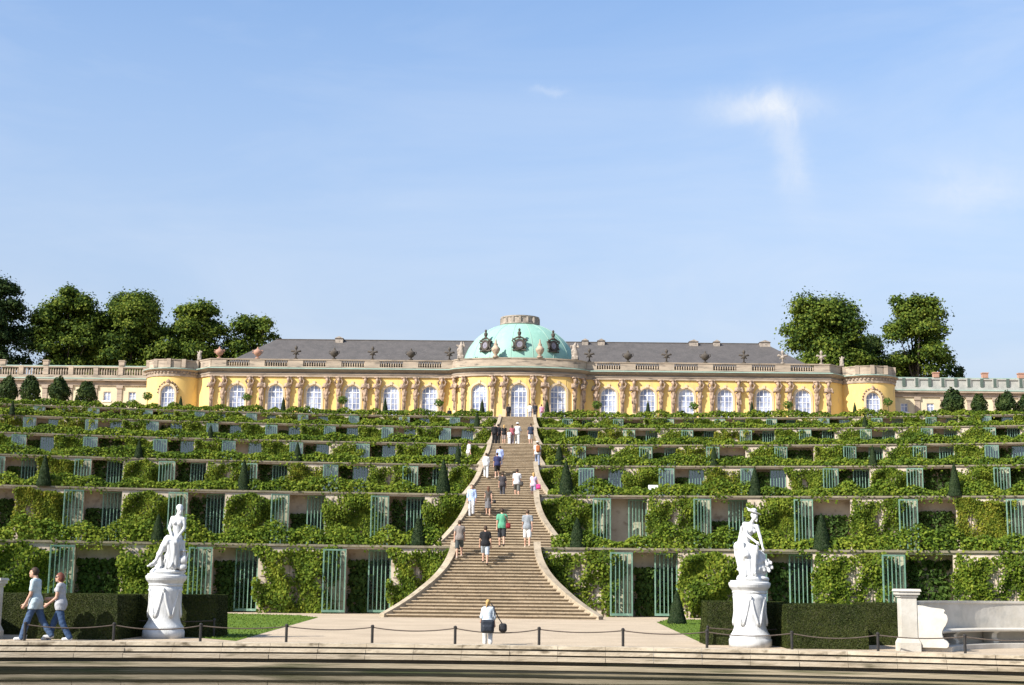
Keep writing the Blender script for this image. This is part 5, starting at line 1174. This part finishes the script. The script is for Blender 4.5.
# ------------------------------------------------------------------ posts and chains
BOL = MB(); BOL.lathe([(.035, 0), (.035, .40), (.045, .405), (.045, .43), (.02, .455)], 10); BOL = BOL.mesh('bollard', MT['iron'])
posts = []
for i, px in enumerate([24, 113, 200, 286, 372, 455, 539, 623, 707, 792, 878, 965, 1052]):
    # on a line just behind the kerb
    lo_, hi_ = 30.0, 37.0
    for _ in range(40):
        Y = (lo_ + hi_) / 2; x = float(at_y(px, 645, Y)[0]); ye = BC + BB * math.sqrt(1 - (x / BA) ** 2) + .52
        if Y > ye: hi_ = Y
        else: lo_ = Y
    posts.append((x, Y)); o = link('bollard', BOL, None, (x, Y, 0)); tag(o, f'short black iron chain post along the basin rim, {ORD[i]} from the left', 'post', 'chain posts along the basin')
def chain(a, b, za, zb, sag, label, group):
    m = MB(); n = 16; P = [(a[0] + (b[0] - a[0]) * t, a[1] + (b[1] - a[1]) * t, za + (zb - za) * t - sag * 4 * t * (1 - t)) for t in [i / n for i in range(n + 1)]]
    org = (*a, 0); m.tube(P, .016, 6); o = m.build('chain', MT['chain'], None, org=org); o.location = org; return tag(o, label, 'chain', group)
for i in range(len(posts) - 1): chain(posts[i], posts[i + 1], .39, .39, [.08, .1, .06, .07][i % 4], f'sagging chain along the basin rim, {ORD[i]} span from the left', 'chain spans along the basin')
for side, pa, pb, Y in (('left', (gx(119, 37.9), 37.95), (gx(213, 37.9), 37.95), 0), ('right', (gx(708, 37.1), 37.15), (gx(786, 37.1), 37.15), 0)):
    for j, q in enumerate((pa, pb)):
        o = link('bollard', BOL, None, (*q, 0), 0, (.8, .8, 1.1)); tag(o, f'thin iron post at the {"left" if j == 0 else "right"} end of the hedge behind the {side} statue', 'post', 'chain posts by the statues')
    chain(pa, pb, .44, .44, .04, f'chain across the hedge behind the {side} marble statue', 'chains by the statues')

# ------------------------------------------------------------------ people
def Rx(a):
    c, s = math.cos(a), math.sin(a); return np.array([[1, 0, 0], [0, c, -s], [0, s, c]])
class Fig:
    """pose of a person facing +Y; all lengths for 1.75 m, scaled by sc"""
    def __init__(s, ht=1.75, legs=((.25, .1), (-.2, .25)), arms=((.2, .3, .08), (-.2, .3, .08)), lean=.05, head=0.0, fem=False, legk=1.0):
        s.sc = ht / 1.75; sc = s.sc; s.fem = fem; hz = .92 * legk; sw = .155 if fem else .178; s.hip = []; s.knee = []; s.ank = []; s.footd = []
        for sg, (a, b) in zip((-1, 1), legs):
            h = np.array([sg * .09, 0, hz]); k = h + .43 * legk * np.array([sg * .01, math.sin(a), -math.cos(a)]); q = k + .41 * legk * np.array([0, math.sin(a - b), -math.cos(a - b)]); s.hip.append(h); s.knee.append(k); s.ank.append(q); s.footd.append(max(-.7, min(.5, -(a - b) * -.6 if a - b < -.3 else 0)))
        m = Rx(-lean); piv = np.array([0, 0, hz]); T = lambda p: piv + m @ (np.array(p, float) - np.array([0, 0, .92]))
        s.T = T; s.chest = T((0, 0, 1.30)); s.belly = T((0, .0, 1.09)); s.neck0 = T((0, -.01, 1.46)); s.neck1 = T((0, .01, 1.57)); s.head = T((0, .02 + .06 * head, 1.645)); s.sh = []; s.elb = []; s.wri = []; s.hd = head
        for sg, (sw_, e, out) in zip((-1, 1), arms):
            p = T((sg * sw, 0, 1.42)); dv = np.array([sg * out, math.sin(sw_), -math.cos(sw_)]); dv /= np.linalg.norm(dv); k = p + .29 * dv; fv = np.array([sg * out * .3, math.sin(sw_ + e), -math.cos(sw_ + e)]); fv /= np.linalg.norm(fv); s.sh.append(p); s.elb.append(k); s.wri.append(k + .25 * fv)
        zmin = min(a[2] for a in s.ank) - .075
        for L_ in (s.hip, s.knee, s.ank, s.sh, s.elb, s.wri):
            for p in L_: p[2] -= zmin
        for p in (s.chest, s.belly, s.neck0, s.neck1, s.head): p[2] -= zmin
        s.hz = hz - zmin
        for L_ in (s.hip, s.knee, s.ank, s.sh, s.elb, s.wri):
            for i in range(2): L_[i] = L_[i] * sc
        for n in ('chest', 'belly', 'neck0', 'neck1', 'head'): setattr(s, n, getattr(s, n) * sc)
        s.hz *= sc
    def grid(s, h): 
        A = np.array(s.hip + s.knee + s.ank + s.sh + s.elb + s.wri + [s.head]); lo, hi = A.min(0) - .3 * s.sc, A.max(0) + .32 * s.sc; lo[2] = -.05; return SDF(lo, hi, h)
def torso(s, f, e, top=True):
    sc = f.sc; w = .92 if f.fem else 1
    s.ell(f.chest, ((.165 * w) * sc + e, .108 * sc + e, .20 * sc + e), .06 * sc); s.ell(f.belly, ((.14 * w) * sc + e, .10 * sc + e, .17 * sc + e), .06 * sc); s.cone(f.sh[0] * .85 + f.neck0 * .15, f.sh[1] * .85 + f.neck0 * .15, .062 * sc + e, .062 * sc + e, .05 * sc)
    if f.fem: 
        for sg in (-1, 1): s.ell(f.chest + np.array([sg * .065, .085, .03]) * sc, (.06 * sc + e * .5,) * 3, .03 * sc)
def person(label, foot, yaw, f, shirt, pants, hair, sleeve=.55, length='long', shoe=(.05, .045, .04), h=.022, hairlen='short', hemdrop=.0, skirt=None, glasses=False, hat=None, detail=False):
    sc = f.sc; s = f.grid(h); e = 0.0; torso(s, f, 0); s.ell((f.hip[0] + f.hip[1]) / 2 + np.array([0, -.01, .03]) * sc, (.155 * sc, .115 * sc, .12 * sc), .05 * sc)
    s.cone(f.neck0, f.neck1, .06 * sc, .05 * sc, .03 * sc); hx_ = f.head; s.ell(hx_, (.073 * sc, .094 * sc, .115 * sc), .02 * sc); s.ell(hx_ + np.array([0, .03, -.06]) * sc, (.055 * sc, .06 * sc, .06 * sc), .03 * sc); face_bits(s, hx_, (0, 1), sc)
    for sg in (-1, 1): s.ell(hx_ + np.array([sg * .075, 0, -.005]) * sc, (.014 * sc, .022 * sc, .032 * sc), .006)
    for i in (0, 1):
        s.cone(f.hip[i], f.knee[i], .085 * sc, .055 * sc, .04 * sc); s.cone(f.knee[i], f.ank[i], .054 * sc, .036 * sc, .03 * sc); 
        if skirt or length != 'long': s.ell(f.knee[i] * .7 + f.ank[i] * .3 + np.array([0, -.02, 0]) * sc, (.05 * sc, .055 * sc, .1 * sc), .03 * sc)
        s.cone(f.ank[i] + np.array([0, -.03, -.03]) * sc, f.ank[i] + np.array([0, .14, -.045]) * sc, .036 * sc, .028 * sc, .03 * sc)
        s.cone(f.sh[i], f.elb[i], .050 * sc, .038 * sc, .04 * sc); s.cone(f.elb[i], f.wri[i], .038 * sc, .026 * sc, .02 * sc)
        d = f.wri[i] - f.elb[i]; sg = -1 if i == 0 else 1; fingers(s, f.wri[i], d, (-sg * 1.0, .15, 0), sc * (1.0 if h < .016 else 1.1), .55)
    o = link('person', s.mesh('person', SKIN), None, foot, yaw); tag(o, label, 'person', None)
    def garment(name, fn, mat, hh=None, n2=None):
        g = f.grid(hh or h); fn(g); me = g.mesh(name, mat)
        if me: link(name, me, o)
    up = (f.chest - f.belly); hem = f.hz - (.06 + hemdrop) * sc; E = .020 * sc if h > .016 else .016
    def shirtf(g):
        torso(g, f, E); g.ell((f.hip[0] + f.hip[1]) / 2 + np.array([0, -.01, .05]) * sc, (.172 * sc + E, .135 * sc + E, .17 * sc + E), .05 * sc)
        for i in (0, 1): g.cone(f.hip[i] + np.array([0, 0, .05 * sc]), f.hip[i] + (f.knee[i] - f.hip[i]) * .3, .105 * sc + E, .10 * sc + E, .05 * sc)
        if hemdrop > .1: g.cone((f.hip[0] + f.hip[1]) / 2, (f.hip[0] + f.hip[1]) / 2 - np.array([0, 0, hemdrop * sc]), .15 * sc, .16 * sc, .05)
        g.clip(lambda X, Y, Z: hem - Z); g.warp(lambda X, Y, Z: .005 * np.sin(40 * X + 25 * Z) * np.sin(33 * Z + 17 * Y))
        for i in (0, 1):
            if sleeve > 0:
                q = f.sh[i] + (f.elb[i] - f.sh[i]) * min(1, sleeve); g.cone(f.sh[i], q, .050 * sc + E, .042 * sc + E * 1.2, .03 * sc)
                if sleeve > 1: g.cone(f.elb[i], f.elb[i] + (f.wri[i] - f.elb[i]) * (sleeve - 1), .046 * sc + E, .036 * sc + E, .02 * sc)
    garment('shirt' if not skirt else 'dress', shirtf, cmat(shirt))
    def pantf(g):
        g.ell((f.hip[0] + f.hip[1]) / 2 + np.array([0, -.01, .04]) * sc, (.158 * sc + E * .9, .117 * sc + E * .9, .13 * sc), .05 * sc)
        for i in (0, 1):
            kn = f.knee[i]
            if length == 'shorts': q = f.hip[i] + (kn - f.hip[i]) * .92; g.cone(f.hip[i], q, .088 * sc + E, .075 * sc + E, .04 * sc)
            elif length == 'mini': q = f.hip[i] + (kn - f.hip[i]) * .6; g.cone(f.hip[i], q, .09 * sc + E, .08 * sc + E, .04 * sc)
            else:
                g.cone(f.hip[i], kn, .084 * sc + E, .060 * sc + E, .04 * sc); g.cone(kn, f.ank[i] + np.array([0, -.01, .0]) * sc, .060 * sc + E, .056 * sc + E, .03 * sc)
        g.clip(lambda X, Y, Z: Z - (f.hz + .13 * sc)); g.warp(lambda X, Y, Z: .004 * np.sin(30 * Z + 20 * X) * np.sin(26 * Z + 31 * Y))
    if skirt:
        def sk(g):
            c = (f.hip[0] + f.hip[1]) / 2; g.cone(c + np.array([0, 0, .05 * sc]), c + np.array([0, .02, -skirt]) * sc, .15 * sc + E, .17 * sc + E, .03); g.clip(lambda X, Y, Z: (c[2] - skirt * sc) - Z); g.warp(lambda X, Y, Z: .006 * np.sin(45 * X + 10 * Y))
        garment('skirt', sk, cmat(pants))
    else: garment('shorts' if length in ('shorts', 'mini') else 'trousers', pantf, cmat(pants))
    def hairf(g):
        c = f.head + np.array([0, -.014, .02]) * sc; g.ell(c, (.088 * sc, .104 * sc, .112 * sc), .02, cut=lambda X, Y, Z: np.minimum((Y - (f.head[1] + .035 * sc)), (f.head[2] + .055 * sc) - Z))
        g.clip(lambda X, Y, Z: np.maximum(np.minimum(Y - (f.head[1] + .02 * sc), (f.head[2] + .05 * sc) - Z), (f.head[2] - .075 * sc) - Z))
        if hairlen == 'long': g.cone(f.head + np.array([0, -.07, -.02]) * sc, f.head + np.array([0, -.10, -.22]) * sc, .075 * sc, .05 * sc, .04)
        if hairlen == 'pony': g.cone(f.head + np.array([-.02, -.10, .02]) * sc, f.head + np.array([-.07, -.13, -.2]) * sc, .038 * sc, .018 * sc, .03)
        if hairlen == 'bob': g.ell(f.head + np.array([0, -.05, -.03]) * sc, (.093 * sc, .075 * sc, .10 * sc), .03)
    garment('hair', hairf, cmat(hair, .6, 'hair'))
    for i in (0, 1):
        g = SDF(f.ank[i] - .2 * sc, f.ank[i] + .26 * sc, min(h, .016)); a = f.ank[i]; g.cone(a + np.array([0, -.035, -.03]) * sc, a + np.array([0, .15, -.042]) * sc, .05 * sc, .04 * sc, .03); g.clip(lambda X, Y, Z: np.maximum((a[2] - .078 * sc) - Z, Z - (a[2] + .02 * sc))); me = g.mesh('shoe', cmat(shoe, .6, 'shoe'))
        if me: link('shoe', me, o)
    if hat:
        def hf(g): g.ell(f.head + np.array([0, 0, .08]) * sc, (.17 * sc, .17 * sc, .02 * sc), .02); g.ell(f.head + np.array([0, -.01, .11]) * sc, (.095 * sc, .105 * sc, .07 * sc), .03)
        garment('hat', hf, cmat(hat))
    if detail:
        for sg in (-1, 1):
            m = MB(); m.lathe([(.001, -.011), (.008, -.008), (.011, 0), (.008, .008), (.001, .011)], 8); ey = link('eye', m.mesh('eye', MT['iron'], smooth=True), o, f.head + np.array([sg * .03, .088, .012]) * sc)
    if glasses:
        def gf(g):
            for sg in (-1, 1): g.ell(f.head + np.array([sg * .036, .096, .015]) * sc, (.034 * sc, .014 * sc, .026 * sc), .008); g.cone(f.head + np.array([sg * .066, .088, .02]) * sc, f.head + np.array([sg * .082, .0, .02]) * sc, .01, .01, .006)
            g.cone(f.head + np.array([-.03, .1, .02]) * sc, f.head + np.array([.03, .1, .02]) * sc, .008, .008, .005)
        garment('sunglasses', gf, MT['iron'], .009)
    return o
def bag(label, loc, yaw, size, c, strap=None, cat='bag', pocket=True):
    s = SDF(np.array([-1, -1, -1]) * (max(size) + .1), np.array([1, 1, 1]) * (max(size) + .1), .016); s.box((0, 0, 0), size, min(size) * .8); 
    if pocket: s.box((0, -size[1], -size[2] * .3), (size[0] * .7, size[1] * .5, size[2] * .45), .03)
    o = link('bag', s.mesh('bag', cmat(c, .6, 'bag_fabric')), None, loc, yaw); tag(o, label, cat)
    if strap:
        m = MB(); m.tube([np.array(p, float) for p in strap], .014, 6); link('strap', m.mesh('strap', cmat(c, .6, 'bag_fabric')), o)
    return o
def stand(px, py, ymin=40):
    d = ray(px, py); prev = None
    Y = ymin
    while Y < 165:
        p = CAM + d * (Y / d[1]); z = height_at(p[0], Y)
        if p[2] <= z + .01: return np.array([p[0], Y, z])
        Y += .02
    return np.array([p[0], 150, LV[6]])
def at_level(px, py_head, k, dy): 
    Y = D[k] + dy; p = at_y(px, py_head, Y); return np.array([p[0], Y, LV[k]])
UPA = ((.75, .85), (-.12, .2)); UPB = ((-.12, .2), (.75, .85)); STD = ((.04, .02), (-.04, .06)); WLK = ((.35, .12), (-.3, .3)); WLK2 = ((-.3, .3), (.35, .12))
AW = ((-.3, .25, .12), (.3, .35, .12)); AW2 = ((.3, .35, .12), (-.3, .25, .12)); AS = ((.02, .15, .14), (.02, .15, .14))
BLK = (.012, .012, .014); NAVY = (.03, .035, .10); WHT = (.62, .62, .62); DENIM = (.06, .10, .18); BRN = (.06, .035, .02); BLND = (.45, .28, .10); DGREY = (.10, .10, .105)
# the couple walking left along the basin
yl = math.pi / 2
pm_ = at_z(31, 641.0); fm = Fig(1.80, ((.34, .06), (-.36, .22)), ((.12, .35, .10), (.32, .35, .10)), .06, .4)
# anchor by torso: feet straddle the anchor
person('man in pale blue shirt and jeans walking left beside the basin', (float(at_y(36, 600, 35.05)[0]), 35.05, 0), yl, fm, (.46, .55, .57), DENIM, (.05, .028, .016), .62, 'long', (.5, .5, .5), .0125, 'short', .08, detail=True)
fw = Fig(1.69, ((-.24, .26), (.40, .08)), ((.15, .75, .08), (.25, 1.2, .10)), .04, .3, True)
person('red haired woman in sunglasses, grey top and jeans walking left', (float(at_y(61, 600, 35.15)[0]), 35.15, 0), yl, fw, (.40, .40, .41), (.04, .075, .15), (.14, .04, .022), .35, 'long', (.55, .55, .55), .0125, 'bob', .04, glasses=True, detail=True)
# person with bags at the basin
fb = Fig(1.23, ((.16, .1), (-.12, .2)), ((.25, .7, .22), (-.05, .25, .24)), .10, 0, True, .80)
pb = at_y(487.5, 645.5, 35.85); ob = person('blond girl in white seen from behind at the basin chain', (pb[0], pb[1], 0), .06, fb, (.58, .64, .68), (.58, .57, .55), BLND, 1.2, 'long', (.6, .6, .6), .0125, 'pony', .06)
bag('black shoulder bag on the lower back of the blond girl', (pb[0] + .0, pb[1] - .21, .455), .06, (.165, .075, .165), (.02, .025, .035), [(.12, .03, .12), (.17, .1, .3), (.17, .13, .46), (.08, .16, .56)])
bag('small black camera bag hanging right of the blond girl', (pb[0] + .38, pb[1] - .02, .42), 0, (.10, .08, .11), (.012, .012, .014), [(-.02, 0, .1), (-.12, -.02, .25), (-.22, -.05, .45), (-.24, -.04, .5)])
# on the stairs
def P(label, px, py, f, *a, yaw=0.0, **k):
    return person(label, stand(px, py), yaw, f, *a, **k)
P('man in grey shirt and dark shorts climbing the lowest flight', 459, 560.5, Fig(1.74, UPB, AW), (.22, .19, .17), (.07, .085, .085), BRN, .5, 'shorts', (.45, .35, .28), .018)
P('man in black shirt and pale shorts climbing the lowest flight', 485, 566.5, Fig(1.76, UPA, ((.1, .3, .2), (-.1, .3, .2))), BLK, (.42, .48, .55), BRN, .6, 'shorts', BLK, .018)
g1 = stand(502, 546); 
def PL(label, px, pyh, k, dy, f, *a, yaw=0.0, **kw): return person(label, at_level(px, pyh, k, dy), yaw, f, *a, **kw)
PL('man in green shirt and dark shorts on the lowest landing', 502, 520, 1, .3, Fig(1.80, ((.2, .1), (-.2, .3)), AW), (.10, .33, .20), (.03, .032, .036), BRN, .6, 'shorts', BLK, .018)
q = at_level(509, 520, 1, .3); bag('dark red shoulder bag on the hip of the green shirted man', (q[0] - .03, q[1] - .22, q[2] + .98), 0, (.11, .06, .12), (.22, .012, .02), [(.0, 0, .1), (-.1, .06, .35), (-.2, .12, .52)])
PL('man in grey shirt and white shorts on the lowest landing', 527.5, 520, 1, .3, Fig(1.76, ((.25, .1), (-.2, .3)), AW2), (.26, .28, .30), (.72, .70, .68), (.10, .06, .035), .6, 'shorts', (.5, .4, .3), .018)
P('man in pale blue shirt and white trousers descending the second flight', 471.5, 516.5, Fig(1.76, UPA, AS), (.42, .52, .75), WHT, BRN, 1.3, 'long', (.4, .4, .4), .018, yaw=math.pi)
P('woman in dark grey dress with bag on the second flight', 488, 517.5, Fig(1.68, UPA, AW2, fem=True), (.075, .065, .055), (.16, .155, .16), (.12, .05, .025), 0, 'mini', (.3, .2, .15), .018, 'long', skirt=.42)
q = stand(490, 517.5); bag('small black handbag carried by the woman in grey', (q[0] + .24, q[1] - .05, q[2] + .82), 0, (.08, .06, .10), BLK, [(-.02, 0, .09), (-.06, 0, .3), (-.1, 0, .5)])
PL('person in dark clothes seen waist up at the third flight foot', 502.5, 486, 2, 4.5, Fig(1.62, UPA, AS), (.05, .045, .05), (.05, .05, .06), BRN, .6, 'long', BLK, .02)
PL('man in white shirt and dark shorts at the third flight foot', 517, 484, 2, 4.0, Fig(1.80, UPA, AS), WHT, (.12, .12, .11), BRN, .6, 'shorts', BLK, .02)
q = at_level(521, 484, 2, 4.0); bag('dark bag at the side of the white shirted man', (q[0] + .02, q[1] - .2, q[2] + .88), 0, (.12, .07, .13), (.05, .045, .04), [(-.05, 0, .1), (-.1, .05, .5)])
PL('woman in lilac top beside the right stair wall', 533.5, 487, 2, 4.0, Fig(1.60, UPA, AS, fem=True), (.55, .48, .60), (.3, .3, .42), BLND, .4, 'shorts', (.4, .3, .25), .02, 'long')
q = at_level(538.5, 489, 2, 4.0); bag('bright pink bag beside the woman in lilac', (q[0], q[1] - .1, q[2] + .72), 0, (.13, .07, .15), (.60, .05, .22), [(0, 0, .1), (-.08, .0, .45)])
P('woman all in white climbing the middle of the third flight', 486, 478, Fig(1.70, UPA, AS, fem=True), (.66, .66, .65), (.66, .66, .65), BRN, 1.1, 'long', (.6, .6, .6), .022, 'short')
P('man in navy shirt with dark shorts climbing the third flight', 497, 478.5, Fig(1.74, UPB, AS), NAVY, (.02, .018, .016), BRN, .7, 'shorts', (.5, .4, .35), .022)
PL('man in pale blue shirt ahead of the navy shirted man', 500, 452, 3, 5.0, Fig(1.80, UPB, AS), (.38, .45, .72), (.45, .46, .6), BRN, 1.2, 'long', BLK, .022)
PL('man in white shirt with orange backpack by the right stair wall', 537.5, 452, 3, .8, Fig(1.72, UPA, AS), (.75, .74, .70), (.22, .26, .36), BRN, .6, 'long', BLK, .022, hat=(.65, .6, .5))
q = at_level(538, 454, 3, .8); bag('orange brown backpack on the back of the hatted man', (q[0], q[1] - .17, q[2] + 1.2), 0, (.15, .09, .24), (.36, .12, .035), None, 'backpack')
PL('person in white standing outside the left stair wall', 468.5, 455, 3, 1.2, Fig(1.75, STD, AS), (.72, .72, .68), (.4, .36, .28), BRN, .8, 'long', BLK, .022, yaw=-1.2)
PL('person in black leftmost of the upper stair group', 494.5, 432, 4, .7, Fig(1.72, STD, AS), BLK, BLK, BRN, 1.2, 'long', BLK, .025)
PL('person in black beside the left upper stair wall, right of another', 498, 432, 4, 1.4, Fig(1.74, STD, AS), (.02, .02, .025), BLK, (.03, .02, .015), 1.2, 'long', BLK, .025)
PL('blond woman in black top with bare legs on the fourth landing', 504, 436, 4, .4, Fig(1.58, STD, AS, fem=True), BLK, (.25, .2, .18), BLND, .6, 'shorts', BLK, .025, 'long')
PL('person in pink top and dark trousers in the upper group', 512, 436, 4, .5, Fig(1.6, UPA, AS, fem=True), (.35, .10, .12), (.3, .25, .26), BRN, .4, 'long', BLK, .025, 'long')
PL('small child in white at the left of the upper group', 509.3, 438, 4, .2, Fig(1.12, STD, AS), (.78, .76, .75), (.7, .68, .68), BRN, .7, 'long', (.5, .5, .5), .025)
PL('person all in white with white hat on the fifth flight', 517.5, 431, 4, .6, Fig(1.78, UPA, ((.3, 1.2, .3), (.3, 1.2, .3))), (.68, .68, .67), (.68, .68, .67), BRN, 1.0, 'long', (.6, .6, .6), .025, hat=(.85, .85, .84))
PL('person in dark green top behind the person in white', 511, 424, 4, 6.0, Fig(1.7, UPB, AS), (.06, .08, .05), (.06, .06, .06), BRN, .7, 'long', BLK, .025)
PL('man in navy shirt and white shorts by the right upper stair wall', 530.7, 432, 4, .4, Fig(1.72, UPB, AS), (.03, .04, .07), (.76, .75, .73), BRN, .6, 'shorts', (.4, .3, .25), .025)
PL('dark dressed person standing at the very top of the stairs', 508.5, 413, 6, 3.2, Fig(1.72, STD, AS), BLK, BLK, BRN, 1.0, 'long', BLK, .03)
PL('person in white at the top right of the stairs', 530, 411, 6, 2.5, Fig(1.72, STD, AS), (.8, .8, .78), (.3, .3, .34), BRN, .8, 'long', BLK, .03)
PL('person in dark shirt at the top right of the stairs', 535, 412, 6, 2.2, Fig(1.74, STD, AS), (.03, .03, .035), (.05, .05, .06), BRN, .8, 'long', BLK, .03)
PL('person in pink shirt at the top right of the stairs', 541.5, 411, 6, 3.0, Fig(1.7, STD, AS), (.70, .28, .36), (.4, .38, .4), BRN, .8, 'long', BLK, .03)
PL('dark dressed person before the facade left of the rotunda', 449.5, 410, 6, 7.5, Fig(1.75, STD, AS), BLK, BLK, BRN, 1.0, 'long', BLK, .03)
PL('dark dressed person before the left rotunda window', 473, 411, 6, 7.0, Fig(1.7, STD, AS), (.04, .035, .04), BLK, BRN, 1.0, 'long', BLK, .03)

for o in bpy.data.objects:
    if '_w' in o: del o['_w']
# white notice board on the second terrace edge
m = MB(); m.box(-.28, .28, -.02, .02, .25, .62); m.box(-.2, -.16, -.015, .015, 0, .249); m.box(.16, .2, -.015, .015, 0, .249)
p = at_y(653, 492, D[2] + .25); o = m.build('panel', MT['panel']); o.location = (p[0], D[2] + .1, LV[2] + .02); o.name = 'notice_board'; tag(o, 'small blank white board on the second terrace coping', 'board')
scene.cycles.max_bounces = 6; scene.cycles.transparent_max_bounces = 10
print('objects', len(bpy.data.objects))
